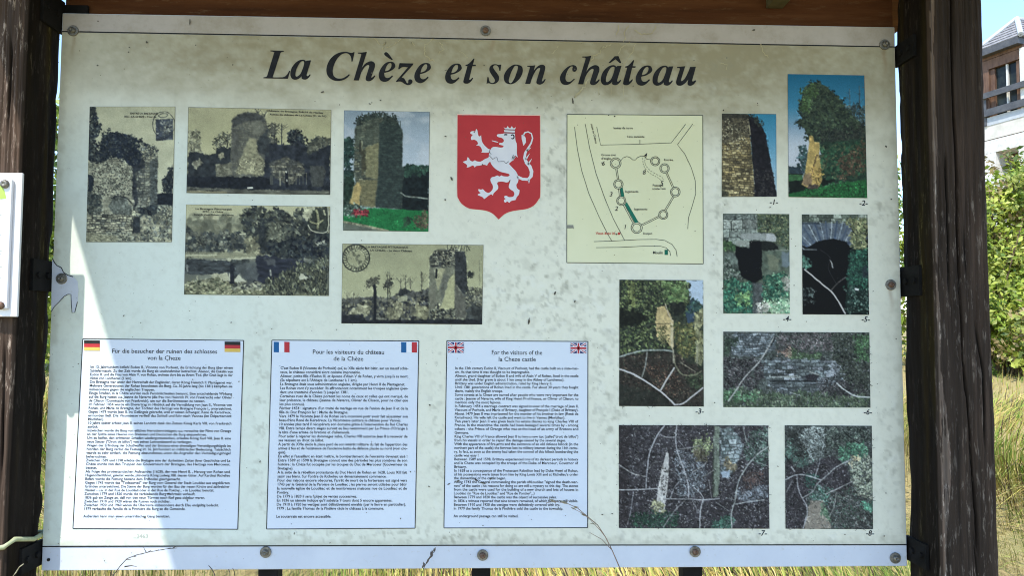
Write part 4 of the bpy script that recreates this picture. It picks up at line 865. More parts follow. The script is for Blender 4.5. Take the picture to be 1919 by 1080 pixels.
p.fill([(640, 580), (700, 560), (700, 700), (640, 690)], (38, 42, 54), 0.2, 6, rag=3, a=0.7); p.leaf([(40, 480), (120, 500), (110, 570), (40, 560)], 40, (1, 2.6), [(60, 120, 96), (90, 146, 120)]); p.leaf([(40, 760), (180, 780), (160, 930), (40, 930)], 50, (0.8, 2), [(40, 50, 46), (84, 96, 90)])
p.line([(62, 598), (150, 670), (250, 755), (330, 820), (390, 900), (470, 1040)], 2.8, (176, 172, 166), 1, 0.3); p.line([(330, 805), (400, 730), (475, 675)], 2, (90, 84, 80), 0.8); p.line([(40, 395), (180, 398)], 2, (120, 128, 128), 0.8); p.line([(318, 505), (335, 540), (345, 580)], 2.4, (170, 172, 168), 0.9, 0.5); p.line([(575, 795), (598, 800)], 4, (210, 214, 208)); p.line([(220, 400), (320, 480), (300, 590), (380, 740)], 1.2, (44, 40, 40), 0.9)
p.soften(1); P_5 = p.build('photograph', board, 'colour photograph of a black archway hung with ivy, numbered 5', sat=0.66)

p = Pic([(1160.5, 524.5), (1317.5, 525.5), (1318.5, 762.5), (1160, 761.5)], (1154, 518), 4.32, 1000, base=(46, 52, 40))
p.c *= (1 + 0.35 * p.n(6))[..., None]; p.fill([(560, 35), (705, 35), (705, 240), (600, 190)], (164, 182, 200), 0.06, 12, rag=2)
p.fill([(555, 300), (610, 190), (660, 200), (690, 260), (640, 290), (630, 460), (600, 450)], (48, 66, 84), 0.25, 5, rag=2); p.leaf([(590, 200), (690, 210), (680, 300), (560, 300)], 80, (1, 2.6), [(60, 90, 80), (44, 70, 64)])
cl = [(30, 35), (560, 35), (600, 130), (560, 300), (460, 330), (400, 230), (330, 260), (300, 480), (350, 520), (440, 560), (450, 600), (30, 640)]
p.leaf(cl, 900, (1, 2.6), [(66, 80, 46), (40, 50, 36), (90, 104, 58), (26, 34, 28), (112, 122, 74)]); p.leaf([(370, 40), (560, 40), (590, 220), (470, 240), (380, 150)], 220, (1.2, 3), [(92, 116, 62), (70, 98, 56), (112, 132, 80)]); p.leaf([(90, 40), (150, 60), (160, 230), (110, 240)], 80, (1, 2.4), [(120, 128, 70), (100, 110, 60)])
p.fill([(30, 270), (200, 290), (280, 330), (180, 400), (30, 420)], (18, 20, 16), 0.4, 6, rag=5, a=0.85); p.fill([(420, 210), (560, 230), (540, 310), (470, 330)], (26, 28, 26), 0.4, 5, rag=4, a=0.85)
p.fill([(330, 260), (390, 240), (440, 310), (465, 380), (462, 590), (430, 560), (380, 490), (330, 500), (320, 400)], (178, 154, 100), 0.2, 5, 7, rag=2); p.fill([(440, 360), (465, 390), (462, 620), (440, 560)], (186, 172, 134), 0.12, 5, rag=1, a=0.9); p.leaf([(340, 420), (400, 430), (420, 560), (340, 540)], 70, (1, 2), [(90, 92, 56), (120, 112, 70)]); p.line([(270, 390), (440, 385)], 1.6, (60, 56, 40), 0.8); p.line([(400, 230), (425, 310), (460, 370)], 2, (180, 168, 140), 0.8)
p.leaf([(470, 350), (560, 380), (700, 470), (680, 640), (480, 660)], 420, (1, 2.8), [(104, 104, 54), (130, 120, 66), (80, 90, 52), (60, 66, 44)]); p.leaf([(640, 290), (705, 280), (705, 700), (660, 700)], 130, (1, 3), [(132, 128, 88), (108, 108, 76)], 2.5, ang=1.55); p.line([(655, 560), (655, 760)], 4, (150, 146, 116), 0.7, 0.8)
fl_ = [(30, 640), (460, 610), (700, 760), (705, 1055), (30, 1055)]
p.fill(fl_, (46, 40, 35), 0.4, 5, rag=4, a=0.9); p.leaf(fl_, 800, (0.7, 1.8), [(66, 52, 44), (30, 28, 26), (88, 76, 62), (52, 52, 44), (60, 66, 52)]); p.leaf([(220, 720), (420, 720), (560, 900), (440, 960), (340, 900)], 120, (0.8, 1.8), [(110, 84, 66), (64, 44, 36)]); p.fill([(30, 870), (360, 950), (460, 1050), (30, 1050)], (34, 40, 34), 0.35, 6, rag=3, a=0.6); p.leaf([(560, 800), (705, 800), (705, 900), (600, 900)], 80, (1, 2.4), [(40, 52, 36), (60, 70, 48)])
p.line([(470, 640), (480, 720), (540, 800), (640, 800), (690, 770)], 3, (120, 118, 90), 0.7, 0.6); p.line([(520, 700), (640, 775)], 2, (130, 124, 104), 0.7)
p.line([(30, 655), (130, 625), (240, 603), (400, 602), (460, 612)], 3, (140, 148, 140), 0.9, 0.4); p.line([(252, 610), (240, 720), (212, 815)], 2.6, (124, 126, 118), 0.85, 0.4); p.line([(30, 755), (120, 785), (230, 845), (355, 930), (420, 985), (475, 1040)], 3.2, (178, 174, 172), 1, 0.3); p.line([(475, 1040), (540, 1030), (620, 970), (700, 905)], 2.6, (172, 168, 166), 1, 0.3); p.line([(360, 925), (410, 840), (470, 745)], 3, (176, 172, 166), 1, 0.4); p.line([(462, 600), (465, 700)], 3, (160, 152, 128), 0.8)
p.soften(1); P_3 = p.build('photograph', board, 'colour photograph of a cliff of masonry in ivy above bare branches, numbered 3', sat=0.80)

p = Pic([(1355, 622), (1628.5, 623.5), (1630.5, 764.5), (1355, 763.5)], (1348, 616), 6.663, 1100, base=(70, 78, 72))
p.c *= (1 + 0.35 * p.n(5))[..., None]; p.leaf(None, 1500, (0.7, 2), [(50, 56, 50), (86, 92, 88), (40, 44, 40), (104, 108, 108), (70, 66, 66)], 2)
p.stones([(190, 60), (690, 60), (700, 260), (500, 340), (180, 350), (120, 240)], [(112, 122, 130), (136, 144, 150), (90, 100, 106)], 4.5, 11, (44, 50, 54), 1.2, a=0.85, rag=3); p.leaf([(700, 60), (1400, 60), (1400, 320), (750, 320)], 480, (0.8, 2), [(94, 84, 84), (70, 60, 64), (120, 108, 108), (60, 70, 60)], 1.8)
p.leaf([(860, 310), (1250, 300), (1260, 430), (900, 420)], 260, (0.8, 2), [(70, 96, 58), (54, 80, 48), (90, 116, 76)]); p.leaf([(730, 250), (880, 250), (870, 330), (740, 320)], 50, (0.8, 2), [(150, 112, 92), (170, 140, 120), (100, 76, 66)])
p.stones([(480, 380), (900, 380), (1450, 400), (1560, 560), (1560, 640), (1220, 800), (700, 820), (560, 640)], [(120, 130, 136), (146, 152, 160), (98, 108, 110), (84, 92, 92)], 6.5, 15, (42, 48, 50), 1.4, a=0.88, rag=4); p.line([(630, 600), (990, 605)], 5, (150, 156, 150), 0.9, 0.5); p.line([(630, 658), (1280, 660)], 2.6, (30, 34, 36), 0.9, 0.5); p.line([(640, 590), (840, 585)], 2.2, (20, 22, 24), 0.9)
p.leaf([(1400, 450), (1540, 460), (1540, 580), (1380, 580)], 50, (1.4, 3.2), [(160, 166, 172), (140, 148, 152)], 1.5, ang=0.1); p.fill([(1050, 600), (1130, 570), (1230, 590), (1200, 650), (1080, 640)], (48, 44, 52), 0.3, 4, rag=2)
p.leaf([(1420, 60), (1870, 60), (1880, 900), (1700, 800), (1560, 640), (1420, 330)], 800, (0.8, 2.2), [(46, 56, 44), (64, 72, 58), (36, 42, 38), (84, 90, 76)], 1.8); p.leaf([(1680, 100), (1870, 120), (1870, 420), (1700, 420)], 240, (0.9, 2.2), [(60, 96, 56), (76, 120, 70), (44, 70, 44)])
p.leaf([(50, 360), (480, 380), (560, 620), (420, 740), (50, 760)], 620, (0.8, 2), [(46, 42, 46), (66, 60, 62), (34, 32, 36), (90, 86, 86)], 1.5); p.leaf([(50, 120), (200, 120), (150, 340), (50, 340)], 150, (0.9, 2.2), [(56, 74, 56), (44, 60, 46)]); p.leaf([(1230, 660), (1700, 660), (1870, 860), (1280, 860)], 330, (0.8, 2), [(60, 56, 58), (44, 44, 44), (88, 84, 84)])
p.leaf([(50, 770), (700, 800), (1300, 830), (1880, 850), (1885, 985), (50, 980)], 1100, (0.8, 2), [(84, 100, 72), (66, 88, 58), (104, 116, 88), (56, 74, 54)], 2.2, ang=1.4); p.leaf([(50, 770), (500, 800), (500, 900), (50, 900)], 150, (0.8, 2), [(60, 110, 64), (90, 130, 90)])
p.line([(110, 905), (200, 780), (290, 640), (380, 540), (480, 435), (560, 320), (680, 110)], 2.6, (168, 166, 160), 0.95, 0.3); p.line([(1460, 685), (1540, 755), (1640, 820), (1740, 852), (1870, 856)], 2.6, (190, 192, 186), 0.95, 0.3); p.line([(880, 800), (1010, 838)], 1.3, (170, 172, 164), 0.8); p.line([(1120, 545), (1230, 578)], 1.4, (180, 176, 166), 0.8); p.line([(180, 490), (270, 540)], 1.6, (130, 130, 126), 0.8); p.line([(690, 110), (660, 180), (640, 200)], 3, (30, 32, 34), 0.8)
p.soften(1); p.leaf(None, 900, (0.5, 1.1), [(110, 116, 118), (30, 32, 30), (26, 28, 26), (130, 134, 136)], 3.5, 0.34); p.c = p.c * 0.98; P_6 = p.build('photograph', board, 'wide colour photograph of a collapsed rubble wall in undergrowth, numbered 6', sat=0.68)

p = Pic([(1159.5, 797), (1439, 798), (1441.5, 991.5), (1159.5, 990.5)], (1152, 790), 5.194, 1200, base=(50, 46, 50))
p.c *= (1 + 0.35 * p.n(5))[..., None]; p.leaf(None, 2200, (0.6, 1.7), [(44, 40, 44), (74, 70, 74), (34, 32, 36), (96, 92, 94), (58, 58, 54), (122, 120, 120)], 1.8)
p.fill([(40, 40), (140, 40), (130, 1030), (40, 1030)], (40, 34, 36), 0.4, 5, rag=6, cell=12, a=0.7); p.leaf([(600, 280), (760, 300), (900, 520), (880, 700), (620, 720), (580, 480)], 520, (0.6, 1.6), [(108, 116, 122), (84, 92, 98), (134, 140, 144), (60, 66, 72)], 2)
p.leaf([(770, 180), (930, 160), (945, 260), (880, 330), (780, 320)], 150, (0.9, 2.2), [(120, 132, 78), (150, 156, 100), (80, 92, 58)]); p.leaf([(760, 300), (900, 280), (900, 400), (780, 380)], 90, (0.9, 2.2), [(104, 96, 66), (74, 66, 48)])
p.fill([(965, 40), (1020, 60), (1010, 300), (1020, 480), (1000, 740), (950, 740), (950, 300)], (104, 116, 96), 0.22, 4, 9, rag=1.5); p.fill([(945, 250), (962, 250), (965, 700), (940, 700)], (40, 42, 36), 0.3, 5, rag=1.5, a=0.8)
p.stones([(1020, 70), (1140, 60), (1260, 240), (1200, 400), (1100, 560), (1020, 520)], [(120, 134, 136), (90, 106, 104), (144, 156, 156)], 7, 13, (44, 54, 52), 1.4, a=0.9, rag=3); p.fill([(1030, 490), (1110, 480), (1120, 540), (1040, 550)], (134, 150, 166), 0.12, 6, rag=2); p.leaf([(1050, 390), (1190, 400), (1190, 470), (1060, 470)], 60, (1, 2.6), [(140, 120, 84), (120, 110, 80)])
p.leaf([(1240, 150), (1490, 60), (1490, 420), (1280, 400)], 420, (0.8, 2), [(54, 80, 66), (70, 96, 80), (44, 60, 52), (96, 108, 100)]); p.leaf([(1240, 520), (1440, 520), (1420, 640), (1260, 640)], 130, (0.8, 2), [(84, 62, 56), (64, 48, 44)]); p.leaf([(1180, 680), (1490, 640), (1490, 760), (1200, 760)], 200, (0.8, 2.2), [(120, 126, 134), (84, 90, 96)])
p.leaf([(180, 900), (420, 860), (620, 900), (600, 1030), (180, 1030)], 420, (0.8, 2), [(30, 66, 48), (44, 84, 60), (26, 48, 40)]); p.leaf([(960, 960), (1140, 940), (1160, 1035), (960, 1035)], 140, (0.8, 2), [(44, 90, 70), (60, 110, 86)])
p.fill([(505, 290), (525, 320), (518, 420), (526, 470), (510, 640), (485, 830), (470, 890), (420, 885), (400, 830), (420, 640), (455, 470), (480, 380)], (178, 172, 164), 0.16, 4, 7, rag=1); p.leaf([(460, 440), (520, 440), (500, 760), (420, 760)], 60, (0.6, 1.3), [(110, 104, 100), (84, 78, 74)], 2.5); p.leaf([(350, 780), (490, 790), (470, 890), (400, 890)], 80, (1, 2.4), [(176, 172, 120), (140, 138, 90)])
for pts, w, cc in (([(480, 45), (410, 140), (350, 270), (322, 400), (300, 650)], 3.4, (176, 174, 178)), ([(600, 40), (590, 180), (610, 310), (670, 470), (710, 620), (715, 740)], 3.0, (168, 166, 168)), ([(420, 125), (500, 155), (590, 155)], 2.6, (140, 136, 136)), ([(40, 425), (140, 490), (220, 525), (300, 540)], 3.2, (150, 146, 142)), ([(40, 670), (200, 668), (420, 655)], 2.8, (184, 182, 182)), ([(480, 755), (700, 758), (850, 765), (1010, 755)], 2.8, (170, 168, 168)), ([(860, 750), (830, 870), (822, 1040)], 3, (180, 178, 178)), ([(860, 745), (820, 690), (770, 650)], 2.2, (160, 158, 158)), ([(1490, 250), (1380, 330), (1270, 460), (1200, 590), (1165, 780), (1130, 900), (1135, 1040)], 3.0, (164, 168, 160)), ([(1170, 808), (1300, 785), (1450, 765)], 2.4, (168, 170, 166)), ([(680, 775), (580, 870), (470, 1030)], 2.8, (136, 132, 130)), ([(630, 580), (570, 660), (540, 750)], 2.6, (130, 128, 130)), ([(610, 275), (720, 262), (830, 235)], 2, (140, 136, 132)), ([(910, 570), (940, 750)], 2.6, (120, 114, 114)), ([(850, 545), (960, 480)], 2.4, (120, 116, 112)), ([(760, 490), (850, 440), (890, 395)], 2.4, (150, 146, 140)), ([(180, 690), (160, 840), (125, 1000)], 2.2, (120, 118, 122)), ([(1245, 50), (1260, 130), (1285, 220)], 2, (130, 136, 130)), ([(330, 470), (370, 410), (450, 395)], 1.8, (110, 108, 104)), ([(540, 470), (600, 510), (640, 560)], 2, (140, 138, 140)), ([(620, 190), (680, 270)], 1.6, (140, 138, 138)), ([(750, 770), (800, 870)], 1.8, (120, 118, 120)), ([(980, 790), (1120, 880)], 1.6, (130, 130, 128)), ([(1380, 400), (1490, 440)], 1.6, (150, 152, 148)), ([(80, 240), (220, 270)], 1.8, (24, 22, 26)), ([(575, 700), (640, 725), (715, 720)], 1.8, (140, 138, 138)), ([(1080, 745), (1160, 765)], 1.8, (140, 144, 138)), ([(1270, 570), (1380, 510)], 1.4, (110, 112, 108))):
    p.line(pts, w * 0.8, np.array(cc) * 0.92, 0.85, 0.4)
p.soften(1); p.leaf(None, 1500, (0.5, 1.2), [(118, 118, 122), (140, 140, 142), (96, 94, 98), (30, 28, 32)], 3.5, 0.34); p.c = p.c * 1.02 + 2; P_7 = p.build('photograph', board, 'large colour photograph of tangled bare branches around a broken stump, numbered 7', sat=0.66)

p = Pic([(1470, 797.5), (1633, 798.5), (1635.5, 992.5), (1471.5, 991.5)], (1464, 790), 5.191, 1300, base=(58, 64, 60))
p.c *= (1 + 0.35 * p.n(5))[..., None]; p.leaf(None, 1500, (0.6, 1.7), [(48, 52, 50), (80, 88, 84), (36, 40, 40), (104, 110, 106)], 1.8)
p.leaf([(200, 60), (420, 60), (440, 280), (330, 380), (220, 280)], 330, (0.7, 1.9), [(128, 138, 132), (104, 116, 108), (150, 158, 150)], 1.8); p.leaf([(30, 170), (120, 200), (300, 400), (200, 500), (40, 330)], 200, (0.8, 2), [(60, 96, 82), (76, 110, 92)]); p.leaf([(100, 60), (200, 200), (260, 340), (180, 340), (90, 200)], 170, (0.8, 2), [(32, 36, 34), (46, 50, 46)])
p.leaf([(430, 60), (880, 60), (880, 220), (600, 300), (440, 250)], 460, (0.8, 2), [(44, 58, 48), (66, 82, 68), (34, 42, 38), (96, 104, 92)]); p.leaf([(560, 260), (800, 220), (820, 330), (600, 400)], 260, (0.8, 2.2), [(60, 120, 84), (80, 140, 100), (44, 90, 66)]); p.leaf([(690, 370), (880, 340), (885, 760), (700, 720)], 330, (0.8, 2.2), [(140, 150, 118), (110, 124, 96), (166, 170, 140)]); p.leaf([(690, 370), (750, 360), (740, 420), (690, 420)], 30, (0.8, 2), [(196, 176, 124)])
dk = [(40, 350), (150, 470), (320, 400), (480, 340), (640, 440), (690, 640), (560, 700), (420, 640), (260, 720), (230, 1040), (40, 1040)]
p.fill(dk, (46, 40, 46), 0.4, 5, rag=4, a=0.8); p.leaf(dk, 420, (0.7, 1.7), [(66, 60, 66), (34, 30, 34), (90, 84, 88)]); p.leaf([(260, 520), (330, 540), (330, 640), (260, 640)], 70, (0.9, 2), [(46, 96, 80), (36, 80, 66)]); p.leaf([(300, 640), (440, 660), (460, 800), (300, 760)], 160, (0.8, 2), [(50, 96, 76), (110, 136, 126), (64, 110, 90)])
p.leaf([(430, 680), (720, 640), (880, 800), (885, 1040), (460, 1040)], 620, (0.7, 1.9), [(54, 48, 48), (76, 70, 66), (40, 44, 40), (100, 106, 96), (50, 84, 62)]); p.leaf([(800, 780), (885, 800), (880, 860), (800, 860)], 60, (0.8, 2), [(60, 140, 100), (80, 160, 120)])
p.fill([(270, 780), (400, 770), (430, 880), (480, 1045), (220, 1045), (250, 900)], (128, 116, 98), 0.14, 5, 3, rag=2); p.leaf([(400, 780), (480, 900), (480, 1000), (420, 900)], 80, (0.8, 2), [(60, 96, 64), (84, 110, 80)])
for pts, w, cc in (([(40, 570), (120, 530), (200, 520), (280, 540), (390, 575)], 3, (170, 170, 170)), ([(150, 535), (160, 640), (190, 730), (240, 810), (250, 900), (210, 1040)], 3.2, (160, 158, 160)), ([(205, 745), (300, 690), (340, 620), (450, 520), (540, 440), (680, 375)], 2.8, (158, 158, 154)), ([(375, 365), (350, 470), (320, 550)], 2.6, (150, 146, 150)), ([(430, 710), (560, 650), (690, 585)], 2.6, (156, 154, 148)), ([(690, 585), (790, 530), (880, 490)], 1.8, (96, 96, 88)), ([(530, 690), (510, 830), (460, 930)], 2, (130, 130, 124)), ([(600, 100), (680, 170), (760, 220)], 2.4, (26, 28, 26)), ([(100, 590), (50, 690)], 2, (130, 128, 128)), ([(340, 610), (420, 660)], 2, (150, 146, 146)), ([(100, 450), (130, 490)], 3.4, (166, 166, 164)), ([(860, 90), (820, 160)], 1.4, (120, 120, 116)), ([(40, 340), (110, 440)], 2.4, (30, 28, 32)), ([(660, 460), (880, 350)], 1.6, (60, 64, 54))):
    p.line(pts, w * 0.8, np.array(cc) * 0.92, 0.85, 0.4)
p.soften(1); p.leaf(None, 700, (0.5, 1.2), [(120, 126, 122), (146, 150, 146), (30, 32, 32)], 3.5, 0.34); p.c = p.c * 1.02 + 2; P_8 = p.build('photograph', board, 'colour photograph of a path into brambles beside a ruined wall, numbered 8', sat=0.62)

# ------------------------------------------------------------------ captions printed in the postcards, picture numbers
m_cap = simple('postcard_caption_ink', (0.035, 0.036, 0.034), (0.055, 0.055, 0.05), 60, 0.5)
def caption(par, rows, bold=0.022):
    for t, p0, p1, size, width in rows: f = Flat(-0.0022); put_text(f, t, p0, p1, size, bold, 'L', width); f.build('caption', m_cap, par)
caption(P_A, [('ENTRE LA BRETAGNE', (245, 214.5), (298, 215), 5.2, 52), ('816 - LA CHEZE - Tour de', (234, 220.5), (294, 221), 5.0, 60)])
caption(P_B, [('Châteaux de Bretagne, Evêché de Nantes', (500, 209.2), (607, 213.4), 4.6, 106), ('Ruines du château de La Chèze (C. du N.)', (506, 216), (612, 219.5), 4.6, 106)])
caption(P_C, [('La Bretagne Pittoresque', (367, 393.3), (436, 394.4), 5.2, 68), ('3974 - La Chèze', (380, 398.6), (420, 399.2), 4.8, 39), ('Etang du Vieux Château - Le Château', (364, 403.6), (440, 405), 4.2, 75)])
caption(P_E, [('LA BRETAGNE PITTORESQUE', (687, 465), (766, 465.8), 5.2, 78), ('LA CHEZE. - Le vieux Château', (694, 471), (773, 472.6), 5.2, 78)])
for t, x, y in (('-1-', 1449, 383.5), ('-2-', 1617, 385.5), ('-3-', 1310, 776), ('-4-', 1474, 602.5), ('-5-', 1621, 603.5), ('-6-', 1625, 777.5), ('-7-', 1428, 1004.5), ('-8-', 1629, 1004.5)):
    f = Flat(-0.0014); put_text(f, t, (x, y), (x + 20, y + 0.2), 14.0, 0.014, 'C', shear=0.2); f.build('picture_number', m_ink, board)

# ------------------------------------------------------------------ coat of arms
m_red = simple('red_shield_print', (0.42, 0.036, 0.042), (0.48, 0.043, 0.048), 14, 0.5)
m_lion = simple('pale_lion_print', (0.64, 0.64, 0.70), (0.70, 0.70, 0.75), 20, 0.5)
m_halo = simple('pink_outline_print', (0.74, 0.50, 0.42), (0.78, 0.56, 0.48), 20, 0.5)
S5 = 896 / 170.0
def z5(p): return (850 + p[0] / S5, 210 + p[1] / S5) + tuple(p[2:])
shield = [(40, 30, C), (852, 38, C), (854, 400), (855, 800), (838, 865), (790, 925), (720, 958), (640, 970), (560, 985), (500, 1012), (445, 1062, C), (390, 1008), (335, 980), (260, 966), (160, 955), (90, 915), (50, 860), (37, 790), (38, 400)]
so = smooth([z5(p) for p in shield]); cen = np.mean(so, axis=0)
f = Flat(-0.0013); f.poly([[cen + (q - cen) * 1.014 for q in so]])
halo = f.build('coat_of_arms', m_halo, board, 'red shield with a crowned white lion standing on its hind legs')
f = Flat(-0.0017); f.poly([so]); f.build('shield_field', m_red, halo)
lion = [(500, 212, C), (470, 218), (435, 222), (427, 235), (440, 248), (470, 255), (492, 270), (496, 290), (480, 305), (455, 308), (450, 322), (470, 328), (492, 335), (488, 349), (460, 352), (410, 345), (380, 352), (366, 372, C), (345, 366), (330, 355), (300, 325), (280, 290), (275, 262), (272, 230, C), (258, 242), (245, 233), (240, 205), (232, 176), (222, 171), (215, 195, C), (195, 190), (172, 195), (166, 212), (190, 227, C), (176, 245), (171, 264), (180, 278), (205, 275), (225, 285), (238, 300), (240, 318), (221, 331, C), (250, 335), (270, 350), (282, 385), (274, 401, C), (310, 403), (345, 402), (362, 390, C), (350, 420), (345, 450), (310, 465), (270, 490), (230, 488), (210, 478), (190, 490), (165, 480), (152, 458), (138, 448), (132, 478, C), (112, 486), (94, 495), (118, 512, C), (136, 530), (129, 549, C), (155, 545), (185, 530), (200, 535), (210, 551, C), (222, 536), (260, 530), (300, 522), (330, 531, C), (345, 505), (362, 490, C), (375, 520), (410, 560), (460, 590), (510, 603), (545, 613), (553, 626), (535, 638), (490, 635), (470, 626, C), (455, 638), (430, 627, C), (410, 638), (375, 648), (364, 670), (372, 700), (388, 730), (385, 765), (365, 790), (340, 800), (310, 785), (290, 764), (270, 768), (246, 764), (250, 786), (270, 800, C), (238, 818), (265, 832), (290, 845), (300, 862, C), (325, 845), (350, 825), (375, 815), (388, 830, C), (395, 805), (415, 785), (437, 762), (441, 735), (430, 708), (445, 691), (490, 690), (530, 697), (562, 676, C), (553, 705), (544, 740), (560, 765), (590, 785), (600, 810), (590, 835), (565, 842), (540, 840), (525, 829), (505, 831), (499, 846), (515, 858, C), (496, 876), (510, 897), (530, 885), (550, 899, C), (570, 880), (612, 870, C), (625, 840), (645, 815), (652, 774, C), (628, 755), (620, 720), (635, 695), (640, 650), (620, 595), (580, 550), (545, 512, C), (580, 482, C), (600, 455), (610, 430, C), (634, 452, C), (625, 410), (626, 350), (622, 310, C), (612, 285), (608, 250), (605, 214, C)]
f = Flat(-0.0021); f.poly([smooth([z5(p) for p in lion], 3)])
tail = [(630, 640), (680, 664), (735, 668), (765, 635), (770, 590), (752, 540), (718, 500), (700, 455), (708, 405), (735, 360), (765, 310), (780, 260), (768, 215), (735, 197), (705, 205), (688, 232)]
f.stroke([z5(p) for p in tail], [x / S5 for x in (26, 28, 30, 34, 36, 36, 34, 28, 24, 20, 16, 14, 12, 12, 14, 16)])
f.stroke([z5(p) for p in ((680, 225), (692, 262), (698, 300), (690, 332))], [x / S5 for x in (20, 42, 34, 6)])
for a_, c_ in (((735, 520), (772, 462)), ((712, 470), (750, 412)), ((722, 385), (766, 352)), ((745, 670), (744, 708)), ((604, 440), (584, 484))): f.stroke([z5(a_), z5(c_)], [20 / S5, 3 / S5])
f.stroke([z5((378, 284)), z5((405, 292)), z5((440, 300))], [1.0, 2.0, 1.2])
f.build('lion', m_lion, halo)
f = Flat(-0.0021); f.poly([[z5(p) for p in ((498, 180), (607, 184), (604, 203), (502, 199))]]); f.poly([[z5(p) for p in ((494, 148), (506, 160), (522, 159), (535, 138), (547, 160), (562, 161), (575, 140), (588, 162), (602, 160), (616, 150), (606, 174), (508, 171))]]); f.build('crown', m_lion, halo)
def ostroke(pts, w): f = Flat(-0.0024); f.stroke(pts, w); f.build('outline_stroke', m_ink, halo)
ostroke([z5(p) for p in ((500, 228), (515, 224), (530, 227))], 2.6); ostroke([z5((582 + 15 * math.cos(t_), 246 + 20 * math.sin(t_))) for t_ in np.linspace(-2.6, 2.4, 12)], 2.2)
for pts in (((362, 372), (350, 395), (372, 420), (352, 432), (390, 470), (402, 455), (428, 450), (440, 492), (500, 490), (518, 512), (545, 490)), ((590, 425), (575, 470)), ((502, 176), (606, 178)), ((504, 205), (604, 209)), ((560, 670), (548, 690))): ostroke([z5(p) for p in pts], 1.0)

# ------------------------------------------------------------------ site plan
m_map = simple('cream_map_print', (0.66, 0.66, 0.44), (0.71, 0.71, 0.50), 5, 0.5)
m_mapline = simple('map_line_print', (0.05, 0.06, 0.05), (0.08, 0.09, 0.07), 40, 0.5)
m_green = simple('green_map_print', (0.010, 0.13, 0.085), (0.016, 0.16, 0.105), 30, 0.5)
m_redtxt = simple('red_map_print', (0.45, 0.05, 0.04), (0.5, 0.07, 0.05), 30, 0.5)
S3 = 1006 / 270.0
def z3(x, y): return (1055 + x / S3, 210 + y / S3)
MQ = [(1062.5, 214.5), (1316.5, 216.5), (1317.5, 495), (1062, 492.5)]
f = Flat(-0.0013); f.rect(MQ); site_map = f.build('site_map', m_map, board, 'cream site plan with a ring of round towers joined by walls')
f = Flat(-0.0016); f.frame(MQ, 1.3); f.build('plan_border', m_mapline, site_map)
def ml(pts, w=1.1): f = Flat(-0.0016); f.stroke([z3(*q) for q in pts], w); f.build('plan_line', m_mapline, site_map)
ml([(80, 105), (100, 260), (130, 410), (180, 570), (250, 730), (310, 850), (340, 902)]); ml([(155, 85), (185, 250), (230, 430), (290, 600), (350, 745), (430, 898)])
ml([(235, 105), (262, 231), (500, 226), (755, 216), (855, 86)]); ml([(905, 84), (798, 228), (850, 295), (895, 390), (922, 480), (926, 570), (900, 660), (875, 740), (870, 818)])
ml([(215, 906), (340, 902), (520, 892), (650, 890), (710, 898), (760, 925), (788, 965), (796, 1012)]); ml([(230, 948), (400, 946), (560, 938), (680, 938), (720, 950), (745, 975), (750, 1005)]); ml([(536, 195), (536, 222)])
ml([(404, 338), (420, 320), (445, 311), (468, 318), (485, 334), (505, 335), (520, 318), (545, 307), (570, 312), (585, 330), (612, 333)])
def ring(cx, cy, r, w=1.2, n=26): f = Flat(-0.0016); f.stroke([z3(cx + r * math.cos(a), cy + r * math.sin(a)) for a in np.linspace(0, 2 * math.pi, n, endpoint=False)], w, closed=True); f.build('tower_ring', m_mapline, site_map)
for cx, cy, r, n in ((367, 358, 38, 26), (386, 505, 33, 26), (406, 621, 32, 26), (514, 809, 40, 10), (699, 718, 32, 26), (783, 559, 34, 26), (708, 394, 33, 26), (643, 344, 32, 26)): ring(cx, cy, r, 1.3, n); ring(cx, cy, r * 0.72, 1.3, n)
for a_, c_ in (((372, 398), (384, 472)), ((392, 538), (398, 590)), ((425, 650), (492, 775)), ((552, 790), (668, 732)), ((712, 690), (770, 592)), ((722, 426), (768, 528))):
    d = np.array(c_, float) - a_; n_ = np.array([-d[1], d[0]]) / np.linalg.norm(d) * 5
    ml([np.array(a_) + n_, np.array(c_) + n_]); ml([np.array(a_) - n_, np.array(c_) - n_])
for path in ([(572, 318), (570, 350), (580, 380), (610, 412), (650, 435), (690, 455), (702, 478)], [(556, 322), (558, 360), (570, 392), (605, 428), (640, 448), (672, 465), (688, 485)]):
    P_ = np.array(path, float)
    for i in range(len(P_) - 1):
        for t_ in (0.0, 0.5): ml([P_[i] + (P_[i + 1] - P_[i]) * t_, P_[i] + (P_[i + 1] - P_[i]) * (t_ + 0.32)], 0.9)
f = Flat(-0.0018); f.poly([[z3(*q) for q in ((398, 538), (415, 526), (428, 590), (406, 592))]]); f.build('plan_wall', m_green, site_map); f = Flat(-0.0018); f.poly([[z3(*q) for q in ((432, 648), (444, 628), (526, 770), (502, 776))]]); f.build('plan_wall', m_green, site_map); f = Flat(-0.0018); f.rect([z3(708, 963), z3(731, 963), z3(731, 999), z3(708, 999)]); f.build('plan_mill', m_green, site_map)
PLANW = {'levées de terre': 36, '1ère enceinte': 33, 'Grosse tour': 28, "d'angle": 18, 'Entrée': 17, 'Passage': 20, 'souterrain': 25, 'Donjon': 17, 'Moulin': 19, 'logements': 25}
